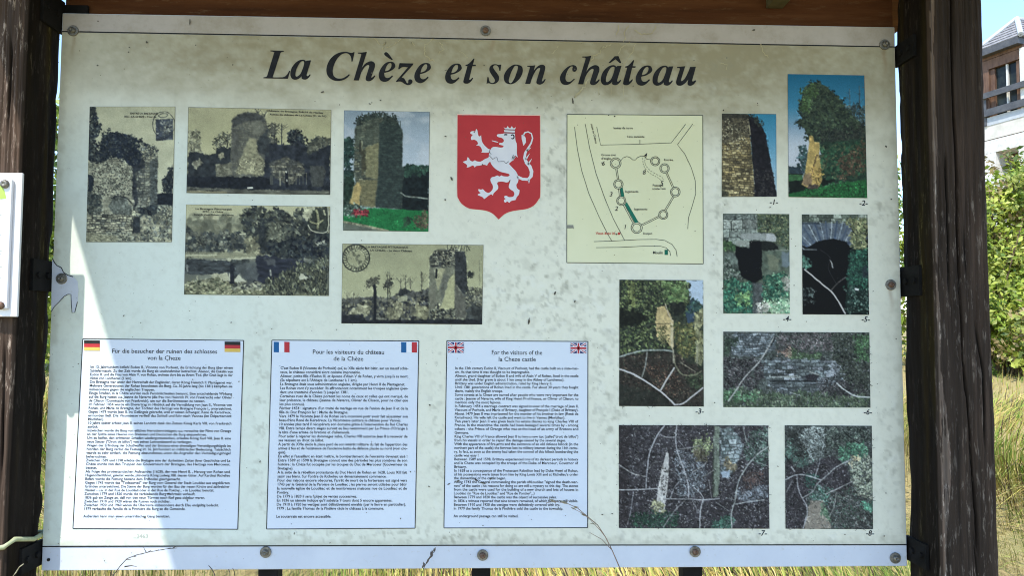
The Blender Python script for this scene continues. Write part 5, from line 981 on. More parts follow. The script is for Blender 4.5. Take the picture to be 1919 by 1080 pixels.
for t_, x, y, s_ in (('levées de terre', 352, 120, 6.2), ('1ère enceinte', 445, 180, 6.0), ('Grosse tour', 266, 307, 5.8), ("d'angle", 266, 332, 5.8), ('logements', 432, 563, 5.8), ('logements', 495, 686, 5.8), ('Entrée', 704, 342, 5.8), ('Passage', 624, 520, 5.8), ('souterrain', 622, 543, 5.8), ('Donjon', 558, 856, 5.8), ('Moulin', 626, 992, 7.6)): f = Flat(-0.0019); put_text(f, t_, z3(x, y), z3(x + 100, y), s_, 0.012, width=PLANW[t_]); f.build('plan_lettering', m_ink, site_map)
f = Flat(-0.0019); put_text(f, 'route du Château', z3(192, 84), z3(228, 230), 5.4, 0.010, width=38); f.build('plan_lettering', m_ink, site_map)
for t_, x, y in (('6', 268, 375), ('3', 322, 590), ('2', 360, 690), ('1', 420, 818), ('8', 553, 437), ('5', 676, 512), ('4', 562, 318)): f = Flat(-0.0019); put_text(f, t_, z3(x, y), z3(x + 100, y), 12, 0.006, shear=0.22); f.build('plan_number', m_ink, site_map)
f = Flat(-0.0019); put_text(f, 'Vous êtes ici', z3(228, 857), z3(328, 857), 7.4, 0.016, width=36); f.build('plan_lettering', m_redtxt, site_map); f = Flat(-0.0019); f.poly([[z3(390 + 10 * math.cos(a), 850 + 10 * math.sin(a)) for a in np.linspace(0, 6.28, 8, endpoint=False)]]); f.build('plan_marker', m_redtxt, site_map)
m_tape = simple('grey_tape', (0.20, 0.20, 0.17), (0.27, 0.27, 0.23), 60, 0.7)
f = Flat(-0.0022); f.poly([[(1062, 422), (1074, 422), (1075.5, 430), (1073, 428), (1063, 428.5)]]); f.build('tape_scrap', m_tape, site_map)

# ------------------------------------------------------------------ the three text panels
m_card = simple('bluish_text_card', (0.595, 0.65, 0.75), (0.63, 0.69, 0.78), 6, 0.5)
GERMAN = '''Im 12. Jahrhundert befiehl Eudon II., Vicomte von Porhoët, die Errichtung der Burg über einem~
Schiefermassiv. Zu der Zeit wurde die Burg als uneinnehmbar betrachtet. Alienor, die Enkelin von~
Eudon II. und die Frau von Alain V. von Rohan, wohnte dort bis zu ihrem Tod. (Ihr Grab liegt in der~
Abtei von Lanthenac (1 km).
Die Bretagne war unter der Herrschaft der Engländer, deren König Heinrich II. Plantagenet war.
Mehrere Generationen der Rohan bewohnten die Burg. Ca. 30 Jahre lang (bis 1381) kämpften sie~
insbesondere gegen die englischen Truppen.
Einige Straßen, in la Chèze wurden nach Persönlichkeiten benannt. Eine entscheidende Wirkung~
auf die Burg hatten u.a. Jeanne de Navarre (die frau von Heinrich IV. von Frankreich) oder Olivier~
de Clisson (Connétable von Frankreich), um nur die Berühmtesten zu nennen.
Im Februar 1454 wurde ein Ehevertrag im Hinblick auf die Vermählung von Jean II., Vicomte von~
Rohan, und Marie de Bretagne, der Tochter des Herzogs von Bretagne François I., unterzeichnet.
Gegen 1479 wurde Jean II. ins Gefängnis gebracht, weil er seinen Schwager, René de Keradreux,
ermorden ließ. Die Vicomtesse verließ das Schloß und fuhr nach Vannes (im Département~
Morbihan).
10 Jahre später erhielt Jean II. seinen Landsitz dank des Zutuns König Karls VIII. von Frankreich~
zurück.
Inzwischen wurde die Burg von etlichen Herrschern belagert, u.a. versuchte der Fürst von Orange~
an der Spitze eines Heeres von Bretonen und Deutschen die Burg einzunehmen.
Um zu helfen, den erlittenen Schaden wiedergutzumachen, erlaubte König Karl VIII. Jean II. eine~
neue Steuer ("Droit de billot") von seinen Lehnsmännern zu verlangen.
Wegen der Erfindung der Schußwaffen und der Existenz eines ehemaligen Verteidigungshügels im~
Norden der Burg verlor die Festung im 16. Jahrhundert an militärischer Bedeutung. Tatsächlich~
wurde es sehr einfach, die Festung einzunehmen, wenn die Angreifer den Verteidigungshügel~
beherrschten.
Zwischen 1589 und 1598 erlebte die Bretagne eine der dunkelsten Zeiten ihrer Geschichte und La~
Chèze wurde von den Truppen des Gouverneurs der Bretagne, des Herzogs von Mercoeur,~
besetzt.
Als Folge des protestantischen Aufstandes (1628), der von Henri II. , Herzog von Rohan und~
Hugenottenführer, geleitet wurde, plünderte König Ludwig XIII. dessen Güter. Auf Kardinal Richelieu~
Befehl wurde die Festung beinahe dem Erdboden gleichgemacht.
Gegen 1743 wurde das "Todesurteil" der Burg vom General der Stadt Loudéac aus ungeklärten~
Gründen unterzeichnet. Die Steine der Burg wurden für den Bau der neuen Kirche und zahlreicher~
Häuser - u.a. in der Rue de Loudéac oder in der Rue de Pontivy... - in Loudéac benutzt.
Zwischen 1779 und 1820 wurde die verbleibende Burg mehrmals verkauft.
1836 gab ein Zeuge an, daß von den neun Türmen noch fünf ganz sichtbar waren.
Zwischen 1910 und 1920 wären die Ruinen noch sichtbar.
Zwischen 1920 und 1960 waren die Überreste insbesondere durch Efeu endgültig bedeckt.
1979 verkaufte die Familie de la Pinthière die Burg an die Gemeinde.

Außerdem kann man einen unterirdischen Gang benutzen.'''
FRENCH = '''C'est Eudon II (Vicomte du Porhoët) qui, au XIIe siècle fait bâtir, sur un massif schis-~
teux, le château considéré alors comme imprenable.
Alienor, petite fille d'Eudon III, et épouse d'Alain V de Rohan, y vivra jusqu'à sa mort.~
(Sa sépulture est à l'Abbaye de Lanthenac à 1 km).
La Bretagne était sous administration anglaise, dirigée par Henri II de Plantagenet.
Les Rohan vont s'y succéder. Ils affronteront notamment les troupes anglaises (pen-~
dant une trentaine d'années !) jusqu'en 1381.
Certaines rues de la Chèze portent les noms de ceux et celles qui ont marqué, de~
leur présence, le château (Jeanne de Navarre, Olivier de Clisson, pour ne citer que~
les plus connus).
Février 1454 : signature d'un traité de mariage en vue de l'union de Jean II et de la~
fille du Duc François Ier : Marie de Bretagne.
Vers 1479 le Vicomte Jean II de Rohan sera incarcéré pour avoir fait assassiner son~
beau-frère René de Keradreux. La Vicomtesse quittera le château pour Vannes.
10 années plus tard il récupérera son domaine grâce à l'intervention du Roi Charles~
VIII. Entre temps divers sièges auront eu lieu notamment par Le Prince d'Orange à~
la tête d'une armée de bretons et d'allemands.
Pour aider à réparer les dommages subis, Charles VIII autorise Jean II à recevoir de~
ses vassaux un droit de billot.
A partir du XVIe siècle la place perd de son intérêt militaire du fait de l'apparition des~
armes à feu et de l'existence de l'ancienne butte de défense placée au nord (voir cro-~
quis).
En effet si l'assaillant en était maître, le bombardement de l'enceinte devenait aisé !~
Entre 1589 et 1598 la Bretagne connut une des périodes les plus sombres de son~
histoire : la Chèze fut occupée par les troupes du Duc de Mercoeur (Gouverneur de~
Bretagne).
A la suite de la rébellion protestante du Duc Henri de Rohan en 1628, Louis XIII fait~
saisir ses biens. Sur l'ordre de Richelieu un démantelement commence.
Pour des raisons encore obscures, l'arrêt de mort de la forteresse est signé vers~
1743 par le Général de la Paroisse de Loudéac ; les pierres seront utilisées pour bâtir~
la nouvelle église de Loudéac et de nombreuses maisons rue de Loudéac et de~
Pontivy.
De 1779 à 1820 il sera l'objet de ventes successives.
En 1836 un témoin indique qu'il subsiste 9 tours dont 5 encore apparentes.
De 1910 à 1920 les vestiges sont définitivement envahis (par le lierre en particulier).
1979 : La famille Thomas de la Pintière cède le château à la commune.

Le souterrain est encore accessible.'''
ENGLISH = '''In the 12th century Eudon II, Viscount of Porhoët, had the castle built on a slate-mas-~
siv. At that time it was thought to be impregnable.
Alienor, grand-daughter of Eudon II and wife of Alain V of Rohan, lived in the castle~
until she died. (Her grave is about 1 km away in the Abbey of Lanthenac).
Brittany was under English administration, ruled by King Henry II.
Until 1381 generations of Rohan lived in the castle. For about 30 years they fought~
there, mainly the English troops.
Some streets at la Cheze are named after people who were very important for the~
castle : Jeanne of Navarre, wife of King Henri IV of France, or Olivier of Clisson, to~
mention only the most famous.
In February 1454 a marriage contract was signed in view of the marriage of Jean II,~
Viscount of Porhoët, and Marie of Brittany, daughter of François I (Duke of Brittany).~
About 1479 Jean II was imprisoned for the murder of his brother-in-law (René de~
Keradreux). His wife left the castle and went to live in Vannes (Morbihan).
Ten years later Jean II was given back his estate thanks to king Charles VIII of~
France. In the meantime the castle had been besieged several times by - among~
others - the Prince of Orange who was at the head of an army of Bretons and~
Germans.
King Charles VIII of France allowed Jean II to levy a new tax (called"droit de billot")~
from his vassals in order to repair the damage caused by the several sieges.
With the appearance of fire arms and the existence of an old defence hillock (in the~
northern part of the castle) the fortress lost its military interest during the 16th centu-~
ry. In fact, as soon as the enemy had taken the control of this hillock bombarding the~
castle was easy !
Between 1589 and 1598, Brittany experienced one of its darkest periods in history~
and la Cheze was occupied by the troops of the Duke of Mercoeur, Governor of~
Brittany.
In 1628 as a consequence of the Protestant Rebellion lead by Duke Henri of Rohan,~
all his possessions were taken from him by King Louis XIII and at Richelieu's order~
the dismantling of the castle began.
Along 1743 the General commanding the parish of Loudéac "signed the death-war-~
rant" of the castle ; his reasons for doing so are still a mystery to this day. The stones~
from the castle were used for the building of a new church and lots of houses in~
Loudéac (in "Rue de Loudéac" and "Rue de Pontivy"...)
Between 1779 and 1820 the castle was the object of successive sales.
In 1836 a witness reported that nine towers remained, of which five were still visible.
Between 1910 and 1920 the vestiges were definitively covered with ivy.
In 1979 the family Thomas de la Pinthière sold the castle to the township.

An underground passage can still be visited.'''
BODY_BOLD = 0.018
_all = [l.rstrip('~') for T in (GERMAN, FRENCH, ENGLISH) for l in T.split('\n')]
prepare_text(_all, BODY_BOLD)
m_fblack = simple('flag_black', (0.02, 0.02, 0.02), (0.03, 0.03, 0.03), 30, 0.5); m_fred = simple('flag_red', (0.42, 0.035, 0.045), (0.48, 0.045, 0.055), 30, 0.5)
m_fgold = simple('flag_gold', (0.62, 0.42, 0.10), (0.68, 0.48, 0.13), 30, 0.5); m_fblue = simple('flag_blue', (0.015, 0.10, 0.27), (0.02, 0.12, 0.31), 30, 0.5); m_fwhite = simple('flag_white', (0.70, 0.73, 0.80), (0.74, 0.77, 0.82), 30, 0.5); m_fnavy = simple('flag_navy', (0.03, 0.03, 0.12), (0.04, 0.04, 0.15), 30, 0.5)
def flag(kind, x, y, par, w=29.5, h=19.5):
    f = Flat(-0.0018)
    def R_(x0, y0, x1, y1, mi): f.rect([(x + x0 * w, y + y0 * h), (x + x1 * w, y + y0 * h + 0.3), (x + x1 * w, y + y1 * h + 0.3), (x + x0 * w, y + y1 * h)], mi)
    if kind == 'de':
        for i in range(3): R_(0, i / 3, 1, (i + 1) / 3, i)
        f.build('german_flag', [m_fblack, m_fred, m_fgold], par)
    elif kind == 'fr':
        for i in range(3): R_(i / 3, 0, (i + 1) / 3, 1, i)
        f.build('french_flag', [m_fblue, m_fwhite, m_fred], par)
    else:
        R_(0, 0, 1, 1, 0)
        def dg(w_, mi, y_):
            f.y = y_
            for a_, c_ in (((0.03, 0.04), (0.97, 0.96)), ((0.97, 0.04), (0.03, 0.96))): f.stroke([(x + a_[0] * w, y + a_[1] * h), (x + c_[0] * w, y + c_[1] * h)], w_, mi)
        dg(4.2, 1, -0.0020); dg(1.6, 2, -0.0022); f.y = -0.0024
        R_(0, 0.33, 1, 0.67, 1); R_(0.40, 0, 0.60, 1, 1); f.y = -0.0026; R_(0, 0.41, 1, 0.59, 2); R_(0.445, 0, 0.555, 1, 2)
        f.build('british_flag', [m_fnavy, m_fwhite, m_fred], par)
def text_panel(quad, head, body, tl, tr, bl, br, pitch_n, kind, flags, label):
    f = Flat(-0.0013); f.rect(quad); card = f.build('text_panel', m_card, board, label)
    f = Flat(-0.0016); f.frame(quad, 1.5); f.build('panel_border', m_ink, card)
    for t_, p0, w_ in head: f = Flat(-0.0016); put_text(f, t_, p0, (p0[0] + 60, p0[1] + 0.35), 11.6, 0.008, 'C', width=w_); f.build('heading', m_ink, card)
    L = body.split('\n'); nat = []
    for l in L:
        if l.endswith('~'): nat.append(_glyphs[(l[:-1], BODY_BOLD)][0][:, 0].max())
    size = (tr[0] - tl[0]) / float(np.median(nat))
    for i, l in enumerate(L):
        if not l.strip(): continue
        f = Flat(-0.0016)
        k = i / (len(L) - 1.0)
        p0 = (tl[0] + (bl[0] - tl[0]) * k, tl[1] + (bl[1] - tl[1]) * k); p1 = (tr[0] + (br[0] - tr[0]) * k, tr[1] + (br[1] - tr[1]) * k)
        full = p1[0] - p0[0]
        if l.endswith('~'): put_text(f, l[:-1], p0, p1, size * 1.03, BODY_BOLD, width=full)
        else: put_text(f, l, p0, p1, size * 1.03, BODY_BOLD, width=min(full, _glyphs[(l, BODY_BOLD)][0][:, 0].max() * size))
        f.build('text_line', m_ink, card)
    for x, y in flags: flag(kind, x, y, card)
text_panel([(156, 635.5), (457, 638.5), (446, 992.5), (137.5, 991)], [('Für die besucher der ruinen des schlosses', (309, 662.5), 197), ('von la Cheze', (308, 675), 62)], GERMAN,
           (170, 690.3), (437, 692.0), (157, 970.2), (429, 970.6), 40, 'de', [(158.5, 638), (421.5, 640.5)], 'German text panel at left, half lit by the sun')
text_panel([(510, 638), (785, 639.5), (778, 990.5), (500, 992)], [('Pour les visiteurs du château', (653, 664), 134), ('de la Chèze', (653, 676.5), 56)], FRENCH,
           (526, 692.6), (765.5, 693.2), (518, 970.8), (762, 970.8), 37, 'fr', [(513.5, 641), (752, 641.5)], 'French text panel in the middle, under blue white red flags')
text_panel([(837.5, 639), (1101.5, 640.5), (1101, 989.5), (832, 990)], [('For the visitors of the', (968.5, 665), 95), ('la Cheze castle', (969, 677.5), 70)], ENGLISH,
           (853, 692.8), (1084, 693.2), (850, 970.0), (1083, 970.2), 39, 'uk', [(839.5, 642), (1069, 643)], 'English text panel at right, with a dry grass stalk across its corner')

# ------------------------------------------------------------------ weathering that has a shape: trails and specks
m_trail = simple('pale_snail_trail', (0.40, 0.35, 0.20), (0.46, 0.41, 0.26), 60, 0.6)
R = np.random.default_rng(5)
def wig(pts, w, amp=2.0, n=6):
    out = []; f = Flat(-0.0020)
    for i in range(len(pts) - 1):
        for j in range(n):
            t_ = j / n; out.append((pts[i][0] + (pts[i + 1][0] - pts[i][0]) * t_ + R.normal(0, amp * 0.5), pts[i][1] + (pts[i + 1][1] - pts[i][1]) * t_ + R.normal(0, amp * 0.5)))
    f.stroke(out, [max(0.5, w * R.uniform(0.5, 1.3)) for _ in out]); f.build('snail_trail', m_trail, board)
wig([(1146, 84), (1128, 90), (1124, 100), (1112, 106), (1108, 118)], 1.8); wig([(1180, 80), (1164, 90), (1158, 104)], 1.4, 1.2); wig([(1190, 82), (1185, 98), (1174, 112), (1168, 124)], 1.2, 1.2); wig([(1102, 150), (1094, 165), (1080, 176), (1076, 184)], 3.0, 2.4); wig([(1168, 80), (1172, 58), (1180, 45)], 1.4); wig([(1190, 56), (1200, 64), (1222, 62), (1230, 50)], 1.6); wig([(1155, 66), (1160, 45)], 1.6)
wig([(700, 70), (712, 84), (724, 80), (716, 96)], 1.4, 2.5); wig([(752, 74), (740, 82), (722, 92)], 1.3, 1.6); wig([(812, 72), (798, 84), (795, 100), (805, 112), (818, 116)], 1.8, 2.6); wig([(824, 78), (832, 92), (820, 104)], 1.6, 2.6); wig([(770, 78), (780, 88)], 1.2, 2); wig([(1425, 82), (1430, 98), (1442, 112)], 1.6, 1.6); wig([(1350, 118), (1362, 122), (1360, 132)], 1.4, 1.2); wig([(1046, 86), (1038, 98), (1032, 102)], 1.1, 1); wig([(860, 95), (880, 110)], 1.2, 2)
for x in (1122, 1145, 1168): wig([(x, 160), (x, 184)], 0.8, 0.4)
m_speck = simple('dark_dirt', (0.07, 0.064, 0.052), (0.13, 0.12, 0.10), 60, 0.9)
f = Flat(-0.0026)
def speck(x, y, rx, ry, a=0.0):
    n = 7; c_, s_ = math.cos(a), math.sin(a); pts = []
    for i in range(n):
        t_ = 2 * math.pi * i / n; r_ = R.uniform(0.6, 1.2); u_, v_ = rx * r_ * math.cos(t_), ry * r_ * math.sin(t_); pts.append((x + u_ * c_ - v_ * s_, y + u_ * s_ + v_ * c_))
    B_ = [b(*q) for q in pts]; f.mb.add([(q[0], f.y, q[1]) for q in B_], [tuple(range(n))[::-1]])
for x, y, rx, ry, a in ((1073, 190, 1.6, 8, -0.15), (605, 173, 3.4, 1.4, -0.3), (835, 256, 3, 1.4, 0.3), (693, 195, 2.6, 1, 0.4), (1412, 57, 4, 1.6, -0.2), (1077, 130, 1.2, 1.2, 0), (1361, 109, 1.6, 1.2, 0), (242, 98, 1.6, 1.6, 0), (184, 123, 2, 1.6, 0), (1098, 742, 0, 0, 0), (1147, 963, 2, 1, 0), (1077, 565, 1.4, 2.6, 0), (991, 602, 2.4, 6, 0.2), (846, 335, 2, 4, -0.4), (1669, 374, 1.6, 1.4, 0), (1643, 720, 1.2, 1, 0), (103, 592, 1, 1, 0), (148, 682, 1.4, 1, 0), (110, 730, 1, 1, 0), (631, 618, 1.4, 1, 0.2), (510, 617, 1, 1, 0), (585, 620, 1, 1, 0), (434, 605, 1.2, 1.6, 0.2), (265, 605, 1.2, 1, 0), (1040, 550, 2, 4, 0.3), (357, 42, 1.2, 6, 0), (185, 40, 2, 1, 0), (804, 912, 2.4, 1, 0.5), (552, 1000, 1, 2.4, 0), (905, 985, 1.4, 1, 0), (858, 902, 4, 1.6, -0.5), (893, 900, 5, 2, 0.6), (905, 905, 5, 1.6, 0.3), (842, 907, 4, 1.2, -0.6), (317, 925, 4, 1.2, -0.2), (352, 938, 1.2, 3, 0), (920, 897, 2.4, 2.4, 0), (1656, 1005, 2.2, 1, -0.3), (1582, 1002, 1.4, 1, 0)):
    if rx: speck(x, y, rx, ry, a)
for _ in range(600):
    x, y = R.uniform(110, 1680), R.uniform(70, 1055); r_ = R.exponential(0.32) + 0.3
    speck(x, y, min(r_, 2.2) * R.uniform(0.8, 1.6), min(r_, 2.2), R.uniform(0, 3))
o = f.build('dirt_speck', m_speck, board); tag(o, kind='stuff')
# fine bristles of lichen that fringe the lower pictures
f = Flat(-0.0022)
for (x0, y0), (x1, y1), n in (((1160, 798), (1439, 799), 26), ((1441, 990), (1162, 990), 18), ((1160, 800), (1160, 988), 8), ((1440, 800), (1441, 988), 12), ((1471, 800), (1472, 990), 14), ((1634, 800), (1635, 990), 12), ((1472, 992), (1634, 992), 10), ((1356, 623), (1628, 624), 8), ((1630, 640), (1630, 760), 8), ((1161, 762), (1318, 762), 10)):
    for _ in range(n):
        k = R.uniform(0, 1); x, y = x0 + (x1 - x0) * k, y0 + (y1 - y0) * k; a = R.uniform(0, 6.28); l = R.uniform(2, 6)
        f.stroke([(x, y), (x + l * math.cos(a), y + l * math.sin(a))], [0.9, 0.4])
o = f.build('lichen_bristle', m_speck, board); tag(o, kind='stuff')
m_pencil = simple('faded_pencil', (0.34, 0.36, 0.33), (0.42, 0.44, 0.40), 60, 0.7)
f = Flat(-0.0014); put_text(f, '...2463', (249, 1009), (300, 1009), 11, 0.01); f.build('faint_code', m_pencil, board)

# ------------------------------------------------------------------ bolts, brackets and legs of the board
m_zinc = simple('dull_zinc', (0.12, 0.115, 0.10), (0.26, 0.245, 0.215), 180, 0.5, metal=0.6); m_rust = simple('rusty_bolt_head', (0.10, 0.055, 0.035), (0.22, 0.14, 0.10), 220, 0.6, metal=0.5)
m_steel = simple('black_steel', (0.006, 0.006, 0.006), (0.012, 0.011, 0.011), 40, 0.7)
def bolt(u, v, R_=0.0102, head=m_zinc, tilt=0):
    c_ = at(u, v, -0.001); mb = MB()
    mb.lathe([(R_, 0.0), (R_, 0.0018), (R_ * 0.93, 0.0024), (R_ * 0.55, 0.0024), (R_ * 0.5, 0.0020)], 28, c_)
    w_ = mb.build('washer', m_zinc, board, smooth=False); mb = MB()
    mb.lathe([(R_ * 0.56, 0.0022), (R_ * 0.56, 0.0040), (R_ * 0.5, 0.0058), (R_ * 0.34, 0.0074), (R_ * 0.22, 0.0080), (R_ * 0.20, 0.0066)], 24, c_)
    mb.build('bolt', head, board, smooth=True)
for u, v, h_ in ((137.5, 57.5, m_zinc), (910, 57.5, m_rust), (1657.5, 83.5, m_zinc), (116, 522.5, m_zinc), (1669, 534, m_rust), (498, 1035.5, m_zinc), (904.5, 1041, m_rust), (1302.5, 1034.5, m_rust), (1677.5, 1046.5, m_zinc)): bolt(u, v, head=h_)
mb = MB(); c_ = at(91, 1050, -0.0008); mb.lathe([(0.003, 0), (0.003, 0.0008)], 14, c_); mb.build('bolt_hole', m_black, board)
for v0, v1, sides in ((500, 548, 'LR'), (1014, 1052, 'LR'), (18, 70, 'L'), (76, 108, 'R')):
    for sd in sides:
        mb = MB(); z1_, z0_ = at(960, v0, 0)[2], at(960, v1, 0)[2]; sg = -1 if sd == 'L' else 1; xe = PL1 if sd == 'L' else PR0
        a_, c_ = sorted((xe - sg * 0.0005, 0.76 * sg)); mb.box(a_, c_, 0.0125, 0.0185, z0_, z1_)
        a_, c_ = sorted((xe - sg * 0.0005, xe - sg * 0.0065)); mb.box(a_, c_, -0.055, 0.0124, z0_ - 0.004, z1_ + 0.004)
        for yy in (-0.04, -0.012):
            zc_ = (z0_ + z1_) / 2; q = [(xe - sg * 0.0066, yy + 0.006 * math.cos(t_), zc_ + 0.006 * math.sin(t_)) for t_ in np.linspace(0, 6.283, 8, endpoint=False)]
            q2 = [(p_[0] - sg * 0.004, p_[1], p_[2]) for p_ in q]; mb.add(q + q2, [(i, (i + 1) % 8, 8 + (i + 1) % 8, 8 + i) for i in range(8)] + [tuple(range(8, 16))])
        mb.build('bracket', m_steel, board)
for u0, u1 in ((485, 522), (884, 919), (1278.5, 1315)):
    x0, x1 = at(u0, 1074, 0.02)[0], at(u1, 1074, 0.02)[0]; mb = MB(); mb.box(x0, x1, 0.0135, 0.0135 + (x1 - x0), -0.2, BZ + 0.40)
    o = mb.build('leg', m_steel, board); bv = o.modifiers.new('bevel', 'BEVEL'); bv.width = 0.003; bv.segments = 2

# ------------------------------------------------------------------ small white sign screwed to the left post
sign = tag(empty('notice_sign', (PL1 - 0.15, PY0, 1.2)), 'small white framed notice fixed to the sunlit left post, cut off by the picture edge', 'sign')
m_sg = simple('white_enamel', (0.70, 0.70, 0.74), (0.76, 0.76, 0.80), 8, 0.4)
m_sgp = simple('white_notice_paper', (0.66, 0.67, 0.74), (0.72, 0.73, 0.79), 12, 0.45)
YS = PY0 - 0.018
a_, c_ = at(35.5, 322, YS - 0.008), at(27, 594, YS - 0.008)
xr = (a_[0] + c_[0]) / 2; zt_, zb_ = a_[2], c_[2]
def sbox(name, x0, x1, y0, y1, z0, z1, m, bev=0.0015, par=sign):
    mb = MB(); mb.box(x0, x1, y0, y1, z0, z1); o = mb.build(name, m); world_child(o, sign)
    bv = o.modifiers.new('bevel', 'BEVEL'); bv.width = bev; bv.segments = 2; return o
sbox('sign_back', xr - 0.26, xr, YS, YS + 0.006, zb_, zt_, m_sg)
sbox('sign_batten', xr - 0.20, xr - 0.03, YS + 0.0062, PY0 - 0.0005, zb_ + 0.05, zt_ - 0.05, m_post)
sbox('sign_face', xr - 0.248, xr - 0.0125, YS - 0.0075, YS - 0.0005, zb_ + 0.013, zt_ - 0.012, m_sgp, 0.0025)
def world_flat(name, pts, y, m):
    mb = MB(); mb.add([(p_[0], y, p_[1]) for p_ in pts], [tuple(range(len(pts)))[::-1]]); return world_child(mb.build(name, m), sign)
m_lime = simple('lime_green_print', (0.36, 0.52, 0.10), (0.45, 0.62, 0.16), 20, 0.5)
fy = YS - 0.0079
def sp(u, v): p_ = at(u, v, fy); return (p_[0], p_[2])
world_flat('green_logo', [sp(-40, 350), sp(3, 346), (sp(9, 360)), sp(12, 372), sp(-40, 378)], fy, m_lime)
for u, v, r_, m_ in ((9.5, 345, 0.0075, m_zinc), (1, 573, 0.0068, m_rust)):
    c0 = at(u, v, fy); mb = MB(); mb.lathe([(r_, 0.0), (r_, 0.002), (r_ * 0.8, 0.0045), (r_ * 0.4, 0.006), (r_ * 0.25, 0.0045)], 18, c0); world_child(mb.build('sign_screw', m_, None, True), sign)
for k, (v0, l) in enumerate(((402, 26), (440, 14), (470, 30), (476, 22), (500, 34), (520, 18))):
    world_flat('notice_line', [sp(-60, v0), sp(l * 0.12, v0), sp(l * 0.12, v0 + 1.5), sp(-60, v0 + 1.5)], fy - 0.0002, m_pencil)

# pale green twine round the foot of the left post
m_twine = simple('pale_green_twine', (0.32, 0.36, 0.20), (0.46, 0.48, 0.30), 90, 0.8)
cx0, cx1, zz = PL1 - PW - 0.008, PL1 + 0.008, 1.15
pts = []
for q, z_ in (((cx0, PY0 - 0.008), at(-40, 1042, PY0)[2]), ((PL1 - 0.05, PY0 - 0.010), at(0, 1033, PY0)[2] - 0.001), ((PL1 + 0.001, PY0 - 0.007), at(22, 1024, PY0)[2]), ((cx1, PY0 + 0.01), at(30, 1019, PY0)[2] + 0.004), ((cx1 - 0.002, PY1 - 0.03), 1.168), ((cx1, PY1 + 0.006), 1.172), ((cx0, PY1 + 0.01), 1.16), ((cx0 - 0.002, PY0 + 0.02), 1.13), ((cx0, PY0 - 0.008), 1.124)): pts.append((q[0], q[1], z_))
mb = MB(); mb.tube(pts, 0.0042, 8); tag(mb.build('twine', m_twine, None, True), 'pale green twine tied round the foot of the left post', 'cord')

# ------------------------------------------------------------------ dry grass meadow behind the board
m_grass, nt, bs = mat('meadow_grass'); a_ = N(nt, 'ShaderNodeAttribute', attribute_name='Col')
nt.links.new(a_.outputs['Color'], bs.inputs['Base Color']); bs.inputs['Roughness'].default_value = 0.75
bs.inputs['Specular IOR Level'].default_value = 0.2
def blades(name, X, Y, H, Wd, colr, lean=0.35, segs=2, seed=1):
    """tapering bent blades, one mesh"""
    r = np.random.default_rng(seed); n = len(X); Z = ground_z(X, Y) - 0.02
    th = r.uniform(0, 2 * np.pi, n); la = r.uniform(0, 2 * np.pi, n); ln = np.abs(r.normal(0, lean, n)) * H
    dx, dy = np.cos(th) * Wd / 2, np.sin(th) * Wd / 2; V = []
    for k in range(segs):
        t = k / segs; w_ = 1 - 0.45 * t; ox, oy, oz = np.cos(la) * ln * t * t, np.sin(la) * ln * t * t, H * t
        V += [np.stack([X + ox - dx * w_, Y + oy - dy * w_, Z + oz], -1), np.stack([X + ox + dx * w_, Y + oy + dy * w_, Z + oz], -1)]
    V.append(np.stack([X + np.cos(la) * ln, Y + np.sin(la) * ln, Z + H * (1 - 0.25 * (ln / H) ** 2)], -1))
    nv = 2 * segs + 1; V = np.stack(V, 1).reshape(-1, 3); base = (np.arange(n) * nv)[:, None]
    tris = []
    for k in range(segs - 1): tris += [[2 * k, 2 * k + 1, 2 * k + 3], [2 * k, 2 * k + 3, 2 * k + 2]]
    tris.append([2 * segs - 2, 2 * segs - 1, 2 * segs]); T = np.array(tris)
    F = (base[:, None, :] + T[None]).reshape(-1, 3)
    me = bpy.data.meshes.new(name); me.vertices.add(len(V)); me.vertices.foreach_set('co', V.reshape(-1).astype(np.float32))
    me.loops.add(F.size); me.loops.foreach_set('vertex_index', F.reshape(-1).astype(np.int32)); me.polygons.add(len(F)); me.polygons.foreach_set('loop_start', np.arange(0, F.size, 3, dtype=np.int32)); me.update(calc_edges=True)
    at_ = me.color_attributes.new('Col', 'FLOAT_COLOR', 'POINT'); cc = np.ones((n, nv, 4), np.float32); cc[..., :3] = colr[:, None, :]; at_.data.foreach_set('color', cc.reshape(-1)); return me
STRAW = np.array([(0.44, 0.33, 0.10), (0.52, 0.40, 0.15), (0.32, 0.24, 0.08), (0.40, 0.36, 0.09), (0.30, 0.32, 0.07), (0.07, 0.045, 0.03)])
GREEN = np.array([(0.15, 0.25, 0.04), (0.20, 0.30, 0.05), (0.27, 0.33, 0.06), (0.34, 0.33, 0.08)])
def meadow(n, x0, x1, y0, y1, seed):
    r = np.random.default_rng(seed); X, Y = r.uniform(x0, x1, n), r.uniform(y0, y1, n)
    g = np.sin(1.7 * X + 0.4) * np.cos(1.3 * Y) + 0.5 * np.sin(3.9 * X + 2.1 * Y)
    isg = r.uniform(-1.0, 1.6, n) < g * 1.0 + 0.10
    c_ = np.where(isg[:, None], GREEN[r.integers(0, 4, n)], STRAW[r.integers(0, 6, n)]) * r.uniform(0.55, 1.45, (n, 1))
    H = np.where(isg, r.uniform(0.10, 0.26, n), r.uniform(0.14, 0.42, n)) * (0.8 + 0.3 * np.sin(2.3 * X + 1.1 * Y)) * (1 - 0.55 * sstep(5.0, 7.0, Y))
    return X, Y, H, c_, r
